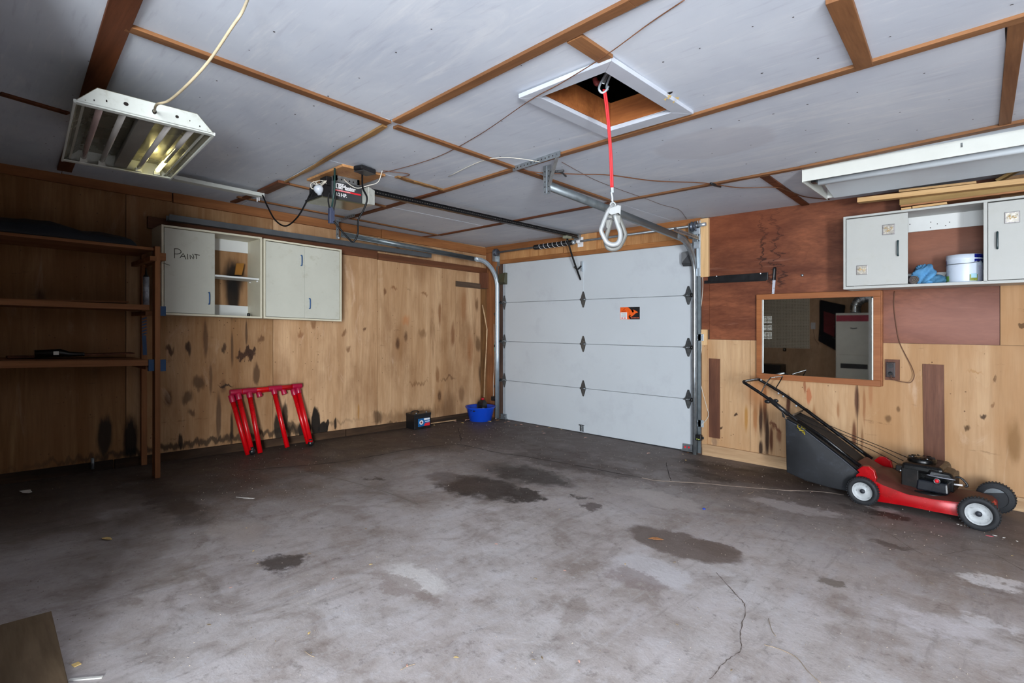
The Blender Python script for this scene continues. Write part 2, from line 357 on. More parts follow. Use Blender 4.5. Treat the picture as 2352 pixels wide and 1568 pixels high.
LS = [lstain(742, 985, .06, .09, (16, 11, 8), .98, .12, .5), lstain(725, 970, .05, .15, (14, 10, 7), .98, .15, .5), lstain(700, 985, .07, .12, (18, 12, 8), .98, .15), lstain(752, 972, .02, .06, (16, 11, 8), .95, .15),
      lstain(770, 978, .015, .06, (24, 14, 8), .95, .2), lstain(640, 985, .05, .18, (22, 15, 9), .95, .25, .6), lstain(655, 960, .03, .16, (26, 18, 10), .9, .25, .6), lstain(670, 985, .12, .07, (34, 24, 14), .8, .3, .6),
      lstain(563, 818, .09, .035, (58, 34, 20), .95, .2, .8), lstain(575, 806, .05, .04, (52, 30, 18), .95, .2, .8), lstain(589, 860, .03, .10, (70, 46, 28), .8, .3), lstain(518, 885, .06, .012, (40, 26, 16), .9, .3, .4),
      lstain(533, 800, .012, .16, (70, 48, 32), .75, .4, .25), lstain(566, 765, .011, .12, (66, 44, 28), .8, .4, .25), lstain(472, 780, .018, .16, (74, 48, 30), .7, .4, .4), lstain(484, 870, .012, .14, (70, 46, 28), .6, .4, .4),
      lstain(502, 960, .02, .22, (64, 44, 30), .75, .4, .3), lstain(532, 990, .015, .16, (30, 20, 12), .85, .4, .4), lstain(430, 912, .04, .06, (60, 38, 22), .7, .4), lstain(1107, 855, .06, .2, (62, 40, 24), .85, .4, .6), lstain(1098, 790, .05, .1, (88, 60, 36), .7, .4, .6),
      lstain(1080, 800, .05, .22, (140, 84, 44), .55, .5, .6), lstain(868, 960, .06, .08, (52, 34, 20), .7, .4, .6), lstain(1030, 940, .12, .2, (88, 54, 28), .6, .5, .6), lstain(1065, 700, .05, .2, (140, 88, 50), .5, .5),
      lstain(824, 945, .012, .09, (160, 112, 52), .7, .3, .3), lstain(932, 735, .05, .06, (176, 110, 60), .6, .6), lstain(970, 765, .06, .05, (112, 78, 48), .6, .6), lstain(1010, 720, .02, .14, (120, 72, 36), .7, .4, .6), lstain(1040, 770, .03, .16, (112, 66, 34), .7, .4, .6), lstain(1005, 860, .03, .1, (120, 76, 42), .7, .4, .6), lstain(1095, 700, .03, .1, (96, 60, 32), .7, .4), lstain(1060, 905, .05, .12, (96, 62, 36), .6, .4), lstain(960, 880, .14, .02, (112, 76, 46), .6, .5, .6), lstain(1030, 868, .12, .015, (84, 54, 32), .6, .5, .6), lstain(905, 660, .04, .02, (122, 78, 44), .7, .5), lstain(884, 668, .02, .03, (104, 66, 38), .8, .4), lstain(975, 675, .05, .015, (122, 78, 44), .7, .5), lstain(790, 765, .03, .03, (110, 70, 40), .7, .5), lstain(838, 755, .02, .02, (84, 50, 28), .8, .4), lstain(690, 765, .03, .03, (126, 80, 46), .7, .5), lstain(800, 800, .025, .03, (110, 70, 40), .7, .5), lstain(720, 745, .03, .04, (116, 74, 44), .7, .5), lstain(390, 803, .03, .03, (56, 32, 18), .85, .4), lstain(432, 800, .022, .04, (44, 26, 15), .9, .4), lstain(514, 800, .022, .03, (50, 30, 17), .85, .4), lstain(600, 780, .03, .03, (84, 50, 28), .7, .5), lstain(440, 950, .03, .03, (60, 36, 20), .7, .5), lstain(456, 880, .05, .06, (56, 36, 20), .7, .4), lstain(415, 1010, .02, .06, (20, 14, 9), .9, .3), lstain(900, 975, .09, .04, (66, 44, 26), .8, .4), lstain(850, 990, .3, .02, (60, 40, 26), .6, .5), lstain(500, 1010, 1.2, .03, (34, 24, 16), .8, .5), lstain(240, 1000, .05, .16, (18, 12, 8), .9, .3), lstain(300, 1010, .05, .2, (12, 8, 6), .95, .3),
      lstain(537, 640, .09, .16, (20, 15, 11), .95, .5, .4), lstain(535, 680, .06, .2, (16, 12, 9), .95, .4, .3), lstain(950, 950, .5, .07, (96, 64, 36), .5, .5, .7)]
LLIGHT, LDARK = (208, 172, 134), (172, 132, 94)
M_ply = [wood('plywood_left_%s' % 'abcd'[i], tuple(x - d for x in LLIGHT), tuple(x - d for x in LDARK), 2, 7, .07, .7, 2.9, (74, 44, 22), .6, (124, 84, 50), .5, (112, 74, 44), LS, .2, i + 1, 1.1, 1) for i, d in enumerate((60, 26, 0, 6))]  # first two sheets darkened to paint in the shade at the left
def vstain(px, py, rx, rz, col=(70, 34, 18), st=.85, soft=.3, na=.5):
    p = V(px, py); return ((p.x, p.y, p.z), (rx, .3, rz), col, st, soft, na)
VS = [vstain(1757, 930, .017, .22, (88, 49, 25), .95, .45, .28), vstain(1762, 1000, .017, .2, (49, 27, 17), .95, .45, .28), vstain(1748, 960, .017, .16, (56, 32, 20), .95, .45, .28), vstain(1748, 1030, .017, .07, (47, 28, 18), .95, .45, .28),
      vstain(1782, 980, .05, .03, (96, 44, 24), .8, .3, .8), vstain(1772, 1010, .017, .11, (88, 47, 25), .95, .45, .28), vstain(1740, 900, .09, .15, (176, 112, 62), .6, .6, .5), vstain(1858, 910, .022, .08, (168, 88, 50), .75, .25, .6),
      vstain(1848, 890, .01, .05, (130, 66, 36), .7, .3), vstain(1810, 930, .017, .08, (76, 37, 22), .95, .45, .28), vstain(1968, 920, .017, .13, (88, 54, 37), .95, .45, .28), vstain(1962, 1000, .017, .12, (102, 59, 34), .95, .45, .28),
      vstain(1714, 960, .017, .12, (166, 119, 61), .95, .45, .28), vstain(1690, 953, .017, .012, (51, 30, 17), .95, .45, .28), vstain(1656, 980, .017, .012, (71, 47, 25), .95, .45, .28), vstain(2328, 1015, .035, .14, (128, 92, 52), .75, .5, .4),
      vstain(2222, 983, .017, .018, (88, 62, 34), .95, .45, .28), vstain(2258, 958, .017, .014, (71, 47, 27), .95, .45, .28), vstain(2348, 746, .02, .02, (92, 64, 34), .9, .2, .2), vstain(2240, 850, .04, .01, (164, 120, 70), .6, .5, .5), vstain(1640, 1015, .03, .04, (120, 96, 80), .6, .5, .7), vstain(1870, 960, .012, .1, (150, 100, 60), .7, .5, .3), vstain(1735, 960, .02, .12, (150, 96, 54), .8, .5, .5), vstain(1790, 1000, .02, .09, (110, 60, 34), .8, .5, .5), vstain(1985, 930, .01, .14, (140, 88, 52), .7, .5, .3), vstain(2000, 900, .014, .1, (160, 104, 66), .6, .5, .4), vstain(2040, 960, .02, .025, (104, 74, 44), .8, .5, .2), vstain(2063, 940, .012, .02, (104, 74, 44), .8, .5, .2), vstain(1980, 1010, .01, .1, (120, 78, 46), .7, .5, .3), vstain(1925, 940, .01, .06, (150, 100, 62), .7, .5, .3), vstain(1640, 1000, .04, .03, (120, 84, 60), .7, .5, .6), vstain(2150, 900, .01, .012, (90, 60, 36), .8, .4), vstain(2285, 870, .008, .02, (110, 78, 48), .8, .4), vstain(2280, 925, .01, .02, (120, 82, 50), .7, .4)]
M_plyr = [wood('plywood_right_%s' % 'abc'[i], (202, 168, 130), (174, 134, 94), 2, 5, .06, .62, 1.9, (112, 76, 42), .4, (164, 116, 70), .25, (150, 100, 60), VS, .15, i + 5, 1.2, 1) for i in range(3)]
BS = [vstain(1752, 560, .012, .26, (40, 18, 10), .85, .3, .8), vstain(1766, 640, .03, .05, (42, 18, 10), .8, .3, .9), vstain(1782, 560, .01, .3, (46, 20, 12), .8, .3, .9), vstain(1800, 640, .02, .08, (46, 20, 12), .8, .3, .9),
      vstain(1690, 520, .4, .2, (112, 56, 30), .4, .6), vstain(2200, 740, .5, .2, (150, 104, 92), .6, .6, .6), vstain(2150, 560, .3, .2, (150, 98, 76), .5, .6, .6)]
M_brown = wood('brown_plywood', (146, 88, 60), (88, 44, 26), 0, 6, .3, .5, 0, blotch=.6, blotchcol=(66, 30, 18), streak=.35, streakcol=(186, 136, 116), stains=BS, bump=.3, seed=11, ring=1.3)
M_patch = wood('brown_patch_wood', (126, 82, 60), (86, 52, 38), 2, 10, .08, .55, 0, blotch=.4, seed=13)
M_plate = wood('bottom_plate_wood', (206, 176, 138), (160, 124, 90), 0, 8, .07, .7, 0, blotch=.6, blotchcol=(110, 80, 60), seed=14)
M_pine = wood('fresh_pine', (226, 190, 144), (206, 164, 114), 2, 7, .07, .6, 0, blotch=.15, seed=15)
M_pinex = wood('fresh_pine_length', (222, 186, 136), (196, 152, 98), 0, 7, .07, .6, 0, blotch=.2, seed=16)
M_greenpine = wood('treated_pine', (170, 142, 92), (136, 106, 60), 0, 7, .07, .65, 0, blotch=.3, seed=17)
M_old = wood('old_header_wood', (168, 112, 66), (120, 72, 40), 1, 8, .06, .65, 0, blotch=.4, seed=18)
M_oldx = wood('old_header_wood_x', (176, 118, 68), (124, 76, 42), 0, 8, .06, .65, 0, blotch=.4, seed=19)
M_hdr = wood('door_header_plywood', (206, 158, 106), (166, 112, 66), 2, 9, .12, .6, 0, blotch=.35, blotchcol=(110, 66, 40), streak=.4, streakcol=(104, 60, 36), seed=20)
M_railwood = wood('stained_rail_wood', (116, 72, 46), (80, 46, 28), 1, 9, .06, .6, 0, blotch=.3, seed=21)
M_weather = wood('weathered_wood', (112, 92, 76), (72, 56, 44), 1, 12, .06, .8, 0, blotch=.3, seed=22)
M_sill = wood('dark_sill_wood', (84, 60, 40), (38, 26, 18), 1, 8, .1, .85, 0, blotch=.7, blotchcol=(14, 10, 8), seed=23)
M_shelf = wood('shelf_wood', (158, 106, 66), (116, 72, 42), 1, 9, .06, .7, 0, blotch=.3, seed=24)
M_shelfv = wood('shelf_post_wood', (158, 106, 66), (122, 76, 44), 2, 9, .06, .7, 0, blotch=.3, seed=25)
M_stud = wood('grimy_stud_wood', (110, 84, 70), (66, 48, 40), 2, 9, .08, .8, 0, blotch=.5, seed=26)
M_hatchwood = wood('hatch_shaft_wood', (176, 110, 60), (124, 70, 36), 0, 7, .12, .55, 0, blotch=.4, seed=27, ring=1.5)
M_mirrorwood = wood('mirror_frame_wood', (164, 104, 62), (136, 80, 46), 0, 10, .05, .45, 0, blotch=.15, seed=28)
M_white = simple('white_door_steel', RGB(190, 196, 201), .42, 0, .02, 2, 0, (RGB(168, 172, 180), 3, .3))
M_seam = simple('panel_seam', RGB(96, 100, 104), .6)
M_galv = simple('galvanised_steel', RGB(150, 156, 160), .38, .75, .25, 20)
M_galvd = simple('dull_galvanised_steel', RGB(124, 132, 136), .45, .7, .2, 12)
M_zinc = simple('bright_zinc', RGB(186, 196, 204), .4, .6, .05, 12)
M_hinge = simple('hinge_steel', RGB(120, 124, 126), .35, .8, .3, 40)
M_black = simple('black_plastic', RGB(22, 22, 24), .35, 0, .2, 20)
M_blackm = simple('black_painted_metal', RGB(12, 12, 14), .3, .1, .2, 20)
M_dkgrey = simple('charcoal_plastic', RGB(52, 53, 56), .45, 0, .15, 20)
M_rubber = simple('black_rubber', RGB(30, 32, 36), .7, 0, .2, 30, .3)
M_trim = simple('hatch_trim_paint', RGB(182, 187, 197), .5, 0, .05, 8, .1)
M_cream = simple('cream_enamel', RGB(206, 208, 202), .4, 0, .03, 6)
M_cab = simple('cream_cabinet_paint', RGB(188, 188, 176), .5, 0, .04, 5, 0, (RGB(150, 142, 118), 9, .35))
M_cabedge = simple('cabinet_edge_paint', RGB(206, 200, 178), .5, 0, .05, 9)
M_cabr = simple('white_cabinet_paint', RGB(180, 181, 177), .45, 0, .03, 5, 0, (RGB(170, 168, 156), 11, .3))
M_cabin = simple('cabinet_inner_white', RGB(214, 216, 214), .5, 0, .03, 5)
M_blue = simple('blue_handle_plastic', RGB(36, 84, 134), .35, 0, .1)
M_green = simple('dark_green_handle', RGB(30, 52, 56), .35, 0, .1)
M_red = simple('red_pipe_paint', RGB(186, 2, 12), .3, 0, .1, 6)
M_pink = simple('magenta_red_fitting', RGB(158, 10, 52), .38, 0, .1, 8)
M_deck = simple('red_mower_enamel', RGB(168, 4, 14), .25, .1, .12, 7, 0, (RGB(96, 28, 18), 8, .35))
M_hub = simple('wheel_hub_plastic', RGB(176, 180, 182), .45, 0, .06, 25, 0, (RGB(60, 60, 60), 40, .6))
M_bag = simple('grass_bag_cloth', RGB(26, 28, 32), .7, 0, .3, 5, .5, (RGB(62, 66, 76), 5, .6))
M_bagtop = simple('grass_bag_top_cloth', RGB(26, 22, 20), .8, 0, .2, 8, .3)
M_tub = simple('blue_tub_plastic', RGB(14, 66, 184), .32, 0, .08, 5)
M_ink = simple('marker_ink', RGB(44, 36, 22), .6)
M_wht = simple('white_print', RGB(228, 228, 230), .5)
M_redp = simple('red_print', RGB(214, 30, 44), .5)
M_orange = simple('orange_print', RGB(232, 92, 22), .5, 0, .04)
M_blkp = simple('black_print', RGB(22, 20, 24), .5)
M_cordtan = simple('tan_cord', RGB(170, 156, 128), .5)
M_cordbrn = simple('brown_cord', RGB(96, 58, 34), .5)
M_cordwht = simple('white_wire', RGB(206, 200, 186), .5)
M_cordblk = simple('black_cord', RGB(10, 10, 12), .5, 0, .1, 20, 0, None, .25)
M_cordgrn = simple('green_cord', RGB(34, 60, 56), .5)
M_leafy = simple('dry_yellow_leaf', RGB(214, 184, 120), .7, 0, .25, 60)
M_leafp = simple('pinkish_dry_leaf', RGB(216, 168, 150), .7, 0, .2, 60)
M_leafb = simple('brown_dry_leaf', RGB(178, 120, 70), .7, 0, .3, 60)
M_paper = simple('white_scrap', RGB(222, 220, 214), .6)
M_olive = simple('olive_enamel_pan', RGB(84, 82, 64), .2, .4, .1, 4)

# ------------------------------------------------------------------ floor, ceiling, walls
def slab(x0, x1, y0, y1, fn, t, nx=1, ny=1):
    m = MB(); vs = []; fs = []
    for j in range(ny + 1):
        for i in range(nx + 1):
            x = x0 + (x1 - x0) * i / nx; y = y0 + (y1 - y0) * j / ny; vs.append((x, y, fn(x, y)))
    for j in range(ny):
        for i in range(nx): k = j * (nx + 1) + i; fs.append((k, k + 1, k + nx + 2, k + nx + 1))
    m.add(vs, fs); b = [(x0, y0), (x1, y0), (x1, y1), (x0, y1)]
    m.hexa([(x, y, fn(x, y) + t) for x, y in b] + [(x, y, fn(x, y) + t * .02) for x, y in b]); return m
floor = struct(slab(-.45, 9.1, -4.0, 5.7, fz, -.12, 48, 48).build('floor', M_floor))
def ribbon(pts, w, mat, name, parent, up=.0012, jag=0, kind=None):
    """thin strip lying on the floor along points (x, y)"""
    m = MB(); P = [Vector((p.x, p.y, 0)) for p in pts]; vs = []
    for i, p in enumerate(P):
        d = (P[min(i + 1, len(P) - 1)] - P[max(i - 1, 0)]).normalized(); s = Vector((-d.y, d.x, 0)); ww = w * (1 + random.uniform(-jag, jag))
        if jag: p = p + s * random.uniform(-jag, jag) * w * 1.2
        for k in (-1, 1):
            q = p + s * ww * k / 2; vs.append((q.x, q.y, fz(q.x, q.y) + up))
    m.add(vs, [(2 * i, 2 * i + 1, 2 * i + 3, 2 * i + 2) for i in range(len(P) - 1)])
    o = m.build(name, mat, parent)
    if kind: o['kind'] = kind
    return o
M_crack = simple('crack_dirt', RGB(46, 38, 33), .9); M_crackl = simple('dusty_crack', RGB(104, 92, 84), .9); M_joint = simple('joint_filler_paste', RGB(206, 188, 172), .8, 0, .2, 40); M_chalk = simple('pale_scratch', RGB(132, 124, 116), .8)
gp = lambda *l: [G(*p) for p in l]
ribbon(spl(gp((1475, 1097), (1510, 1104), (1600, 1109), (1700, 1118), (1800, 1126), (1880, 1129), (1938, 1137))), .022, M_joint, 'joint_filler', floor, .002, .25)
ribbon(spl(gp((655, 1087), (730, 1090), (800, 1105), (880, 1128), (960, 1158))), .009, M_chalk, 'scratch', floor, .0014, .1)
ribbon(spl(gp((1053, 982), (1057, 1000), (1060, 1013))), .014, M_crack, 'crack', floor, .0012, .5)
ribbon(spl(gp((560, 1080), (660, 1072), (760, 1063), (860, 1047), (940, 1032), (1050, 1021), (1130, 1037), (1230, 1052), (1340, 1072), (1475, 1097))), .011, M_crack, 'crack', floor, .0012, .6)
ribbon(spl(gp((1645, 1315), (1690, 1365), (1712, 1395), (1700, 1450), (1702, 1490), (1665, 1520), (1630, 1560)), 8), .0035, M_crackl, 'crack', floor, .0012, .7)
ribbon(spl(gp((1530, 1062), (1536, 1085), (1542, 1105))), .006, M_crack, 'crack', floor, .0012, .6)
ribbon(spl(gp((1760, 1130), (1830, 1165), (1870, 1180), (1960, 1190), (2040, 1225), (2130, 1275), (2250, 1262), (2352, 1310)), 8), .003, M_crackl, 'crack', floor, .0012, .8)

# ceiling: a sheet layer of painted 4 ft boards with battens over the joints
ceiling = struct(slab(-.45, 7.4, -1.7, 5.45, lambda x, y: cz(x, y) + .014, .05).build('ceiling', simple('ceiling_void', RGB(70, 50, 36), .8)))
HX0, HX1, HY0, HY1 = 3.60, 3.965, 1.916, 2.515      # attic hatch opening
ceiling.data.clear_geometry()
mb = MB()
for a, b, c, d in ((-.45, HX0, -4.0, 5.45), (HX1, 9.1, -4.0, 5.45), (HX0, HX1, -4.0, HY0), (HX0, HX1, HY1, 5.45)):
    mb.hexa([(x, y, cz(x, y) + .014) for x, y in ((a, c), (b, c), (b, d), (a, d))] + [(x, y, cz(x, y) + .06) for x, y in ((a, c), (b, c), (b, d), (a, d))])
t = mb.build('tmp', M_ceil); ceiling.data = t.data; ceiling.data.name = 'ceiling'; bpy.data.objects.remove(t)
ceiling.data.materials.clear(); ceiling.data.materials.append(simple('ceiling_void', RGB(70, 50, 36), .8))
def seam_y(k, x):
    """the joints of the ceiling sheets do not run quite square"""
    if k == 3: return .41 + .05 * (3.0 - x) if x < 3 else .41
    if k == 4: return 1.635 if x > 2.72 else 1.644 + .089 * (2.706 - x)
    if k == 5: return 2.577 + .0565 * (5.257 - x)
    if k == 6: return 4.02 + .04 * (2.65 - x) if x < 4.17 else 3.985 - .145 * (min(x, 6.5) - 4.168)
    return (-3.7, -2.02, -.8, 0, 0, 0, 0, 5.215)[k]
def cpanel(x0, x1, k):
    g = .003; dz = random.uniform(-.001, .0015); m = MB()
    def quad(a, b, y0, y1, y2, y3):
        q = ((a, y0), (b, y1), (b, y2), (a, y3)); m.hexa([(x, y, cz(x, y) + dz) for x, y in q] + [(x, y, cz(x, y) + .014) for x, y in q])
    xs = [x0 + g] + [x for x in (2.71, 2.73, 4.168) if x0 + .05 < x < x1 - .05] + [x1 - g]
    holed = k == 4 and x0 < HX0 and x1 > HX1
    if holed: xs = sorted(xs + [HX0, HX1])
    for a, b in zip(xs[:-1], xs[1:]):
        lo = [seam_y(k, x) + g for x in (a, b)]; hi = [seam_y(k + 1, x) - g for x in (a, b)]
        if holed and a >= HX0 - 1e-6 and b <= HX1 + 1e-6: quad(a, b, lo[0], lo[1], HY0, HY0); quad(a, b, HY1, HY1, hi[1], hi[0])
        else: quad(a, b, lo[0], lo[1], hi[1], hi[0])
    m.build('ceiling_panel', M_ceil, ceiling)
for row, xs in enumerate(([3.5, 6.2, 8.8], [XL, 2.4, 4.8, 8.8], [XL, 1.6, 4.1, 8.8], [XL, 2.77, 5.2, 8.8], [XL, 1.85, 2.70, 4.785, 8.8], [XL, .92, 2.66, 5.21, 8.8], [XL, .1, 1.3, 2.65, 3.895, 6.2, 8.8])):
    for a, b in zip(xs[:-1], xs[1:]): cpanel(a, b, row)
def batten(p0, p1, w, t, mat, name='batten', w1=None, jag=0):
    """wooden strip nailed under the ceiling between two survey points, w wide, t thick"""
    a, b = (C(*p0) if len(p0) == 2 else Vector(p0)), (C(*p1) if len(p1) == 2 else Vector(p1)); w1 = w1 or w
    d = (b - a); d.z = 0; d.normalize(); s = Vector((-d.y, d.x, 0)); N = 10 if jag else 1; m = MB(); top = []; bot = []
    vs = []
    for i in range(N + 1):
        f = i / N; p = a.lerp(b, f); ww = (w + (w1 - w) * f) / 2
        for k in (-1, 1):
            q = p + s * k * ww * (1 + (random.uniform(-jag, jag) if jag else 0))
            vs += [(q.x, q.y, cz(q.x, q.y) + .001), (q.x, q.y, cz(q.x, q.y) - t)]
    fs = [(0, 1, 3, 2), tuple(4 * N + k for k in (0, 2, 3, 1))]
    for i in range(N):
        o = 4 * i; fs += [(o, o + 4, o + 5, o + 1), (o + 2, o + 3, o + 7, o + 6), (o + 1, o + 5, o + 7, o + 3), (o, o + 2, o + 6, o + 4)]
    m.add(vs, fs); return m.build(name, mat, ceiling, bevel=.002)
batten((3.6, .37, 2.42), (148, 398), .085, .022, M_beam)
batten((-.12, .56, 2.44), (3.1, .40, 2.42), .005, .001, M_beam)
batten((1452, 0), (910, 277), .052, .014, M_batten); batten((1452, 0), (6.2, 1.50, 2.4), .052, .014, M_batten)
batten((884, 286), (652, 420), .038, .012, M_wane, w1=.018, jag=.35); batten((652, 418), (603, 443), .085, .02, M_beam); batten((603, 443), (535, 470), .05, .012, M_beam)
batten((7.0, 2.50, 2.38), (1580, 268), .048, .014, M_batten); batten((1580, 268), (1290, 352), .048, .014, M_batten); batten((1290, 352), (1021, 436), .05, .014, M_batten); batten((1021, 436), (800, 503), .05, .014, M_beam)
batten((7.0, 3.70, 2.36), (1840, 383), .055, .016, M_batten); batten((1840, 383), (1410, 463), .045, .014, M_batten); batten((1410, 463), (1010, 540), .045, .014, M_beam); batten((1010, 540), (960, 546), .035, .01, M_beam)
batten((288, 57), (893, 280), .05, .014, M_batten_u); batten((908, 288), (1180, 383), .045, .014, M_batten_u); batten((1180, 383), (1408, 462), .045, .014, M_batten_u)
batten((652, 421), (886, 475), .038, .012, M_batten_u); batten((910, 404), (1021, 436), .045, .012, M_wane, jag=.3)
batten((545, 457), (1005, 540), .04, .012, M_batten_u); batten((0, 212), (157, 258), .04, .012, M_beam); batten((1318, 83), (1392, 132), .07, .014, M_batten_u)
batten((1925, -10), (1985, 146), .075, .016, M_batten_u, w1=.062); batten((2336, 50), (2308, 283), .05, .01, M_batten_u); batten((1755, 402), (1852, 470), .06, .012, M_beam)
m = MB()      # nail heads in rows along the joists, one stuff part
for y in (-.4, .0, .42, .83, 1.24, 1.64, 2.05, 2.45, 2.9, 3.3, 3.7, 4.1, 4.55, 5.0):
    x = .1
    while x < 6.6:
        x += random.uniform(.12, .34); q = y + random.uniform(-.03, .03)
        if HX0 - .1 < x < HX1 + .1 and HY0 - .1 < q < HY1 + .1: continue
        r = random.uniform(.0028, .005); zc = cz(x, q) - .0012
        m.add([(x + r * math.cos(k) * random.uniform(.8, 1.6), q + r * math.sin(k), zc) for k in (0, 1, 2.1, 3.1, 4.2, 5.2)], [(0, 1, 2, 3, 4, 5)])
o = m.build('nail_head', simple('nail_rust', RGB(52, 46, 50), .7), ceiling); o['kind'] = 'stuff'

# left wall: backing + plywood sheets, header board, stained rail, sill
wl = struct(box((XL - .16, YR - .1, -.15), (XL - .013, 5.45, 2.5)).build('wall_left', M_stud))
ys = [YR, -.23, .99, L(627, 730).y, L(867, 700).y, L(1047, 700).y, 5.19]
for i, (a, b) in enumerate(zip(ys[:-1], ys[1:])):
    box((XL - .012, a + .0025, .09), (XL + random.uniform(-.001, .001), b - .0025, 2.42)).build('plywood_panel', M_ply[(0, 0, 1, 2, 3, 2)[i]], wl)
def sl(y, s=-.0265): return s * (y - 2.9)
def lboard(y0, y1, z0, z1, t, mat, name, s=-.028, par=wl, x0=XL, bev=.002):
    y0, y1 = y0 * 1.0167, y1 * 1.0167; z0, z1 = 1.3 + (z0 - 1.3) * 1.0167, 1.3 + (z1 - 1.3) * 1.0167
    return MB().hexa([(x, y, z + s * (y - y0)) for z in (z0, z1) for x, y in ((x0, y0), (x0 + t, y0), (x0 + t, y1), (x0, y1))]).build(name, mat, par, bevel=bev)
lboard(YR, 1.3, 2.44, 2.53, .03, M_old, 'header_board', -.026); lboard(1.31, 3.4, 2.365, 2.45, .03, M_old, 'header_board', -.028); lboard(3.41, 5.08, 2.30, 2.40, .03, M_old, 'header_board', -.028)
lboard(1.12, 3.35, 2.115, 2.215, .038, M_railwood, 'rail_board'); lboard(3.36, 5.09, 2.045, 2.12, .038, M_railwood, 'rail_board')
box((XL, 5.06, 1.80), (XL + .05, 5.19, 2.02)).build('brown_block', M_patch, wl)
lboard(4.546, 5.08, 1.797, 1.868, .02, M_weather, 'weathered_board')
for a, b in ((YR, .9), (.91, 3.0), (3.01, 5.19)):
    MB().hexa([(x, y, fz(0, y) + z) for z in (-.03, .075) for x, y in ((XL, a), (XL + .03, a), (XL + .03, b), (XL, b))]).build('sill_board', M_sill, wl, bevel=.003)
p0, p1 = L(1090, 600), L(1123, 930)
box((XL, 5.08, .07), (XL + .016, 5.19, 1.8)).build('corner_board', wood('stained_corner_wood', (150, 108, 66), (92, 62, 36), 2, 9, .07, .7, 0, blotch=.7, blotchcol=(54, 36, 22), seed=31), wl)

# garage-door wall
wf = MB().box((-.45, YW + .012, -.15), (.085, YW + .14, 2.5)).box((2.885, YW + .012, -.15), (9.1, YW + .14, 2.5)).box((.085, YW + .012, 2.13), (2.885, YW + .14, 2.5)); wf = struct(wf.build('wall_front', M_stud))
box((XL, YW - .012, -.02), (.03, YW + .012, 2.3)).build('jamb_board', wood('left_jamb_wood', (160, 106, 66), (110, 66, 40), 2, 9, .07, .7, 0, blotch=.5, seed=32), wf, bevel=.002)
box((.03, YW - .004, -.02), (.086, YW + .012, 2.2)).build('jamb_board', M_stud, wf)
# header above the door: plank with peeling plywood, top board
box((XL, YW - .03, 2.30), (1.1, YW + .012, 2.385)).build('header_board', M_oldx, wf, bevel=.003)
box((1.105, YW - .03, 2.305), (2.93, YW + .012, 2.375)).build('header_board', M_oldx, wf, bevel=.003)
for a, b in ((XL, .75), (.755, 1.72), (1.725, 2.92)):
    box((a, YW - .006, 2.175), (b, YW + .012, 2.30)).build('header_plywood', M_hdr, wf)
box((.06, YW - .02, 2.125), (2.9, YW + .012, 2.18)).build('lintel_board', M_oldx, wf, bevel=.003)
box((1.2, YW - .05, 2.17), (1.68, YW - .006, 2.37)).build('opener_backing_board', M_hdr, wf, bevel=.003)
box((2.862, YW - .02, -.02), (2.935, YW + .012, 2.34)).build('jamb_board', M_stud, wf, bevel=.002)
box((2.93, YW - .035, 1.77), (3.01, YW + .012, 2.356)).build('pine_board', M_pine, wf, bevel=.002)
box((2.915, YW - .02, 1.09), (2.99, YW + .012, 1.245)).build('pine_block', M_pine, wf, bevel=.002)
box((2.935, YW - .014, .06), (2.99, YW + .012, 1.09)).build('ply_offcut', M_plyr[0], wf)
box((2.935, YW - .012, 1.245), (3.01, YW + .012, 1.77)).build('dark_offcut', M_brown, wf)
box((3.01, YW, 1.148), (5.144, YW + .012, 2.365)).build('brown_plywood_panel', M_brown, wf)
box((5.148, YW, 1.148), (8.8, YW + .012, 2.365)).build('plywood_panel', M_plyr[2], wf)
for i, (a, b) in enumerate(((2.99, 3.40), (3.404, 4.265), (4.269, 5.48), (5.484, 8.8))):
    box((a, YW - .001 * (i % 2), .05), (b, YW + .012, 1.146)).build('plywood_panel', M_plyr[i % 3], wf)
box((3.006, YW - .009, .172), (3.116, YW, .958)).build('patch_board', M_patch, wf, bevel=.001)
MB().hexa([(x, y, z) for z, xx in ((.237, (4.712, 4.838)), (.99, (4.702, 4.832))) for x, y in ((xx[0], YW - .009), (xx[1], YW - .009), (xx[1], YW), (xx[0], YW))]).build('patch_board', M_patch, wf, bevel=.001)
for a, b in ((2.94, 3.95), (3.955, 8.8)):
    MB().hexa([(x, y, z) for z, k in ((-.05, 0), (.098, -.009)) for x, y, z in [(x, y, z + k * (x - 2.94)) for x, y in ((a, YW - .022), (b, YW - .022), (b, YW + .01), (a, YW + .01))]]).build('sill_board', M_plate, wf, bevel=.004)
# rear and right walls (behind and beside the camera; the rear one shows in the mirror)
M_right = wood('dark_right_wall', (58, 44, 34), (40, 30, 24), 2, 5, .2, .8, 0, seed=42)
M_rear = wood('rear_wall_plywood', (112, 90, 70), (82, 62, 46), 2, 5, .2, .7, 0, blotch=.5, seed=41)
struct(MB().box((-.45, YR - .12, -.15), (3.45, YR, 2.5)).box((3.45, YB - .12, -.15), (4.98, YB, 2.5)).box((7.22, YB - .12, -.15), (9.1, YB, 2.5)).box((4.98, YB - .12, 2.22), (7.22, YB, 2.5)).build('wall_rear', M_right))
M_rearl = wood('rear_wall_light_plywood', (232, 196, 160), (204, 166, 130), 2, 5, .2, .7, 0, blotch=.5, seed=43)
box((-.2, YR - .001, .1), (3.44, YR + .012, 2.42)).build('rear_plywood_panel', M_rearl, bpy.data.objects['wall_rear'])
struct(box((3.45, YB, -.1), (3.50, -.07, cz(3.45, -.8) - .002)).build('wall_shade_partition', M_cabr))  # partition added behind the camera to cast shade over the left side
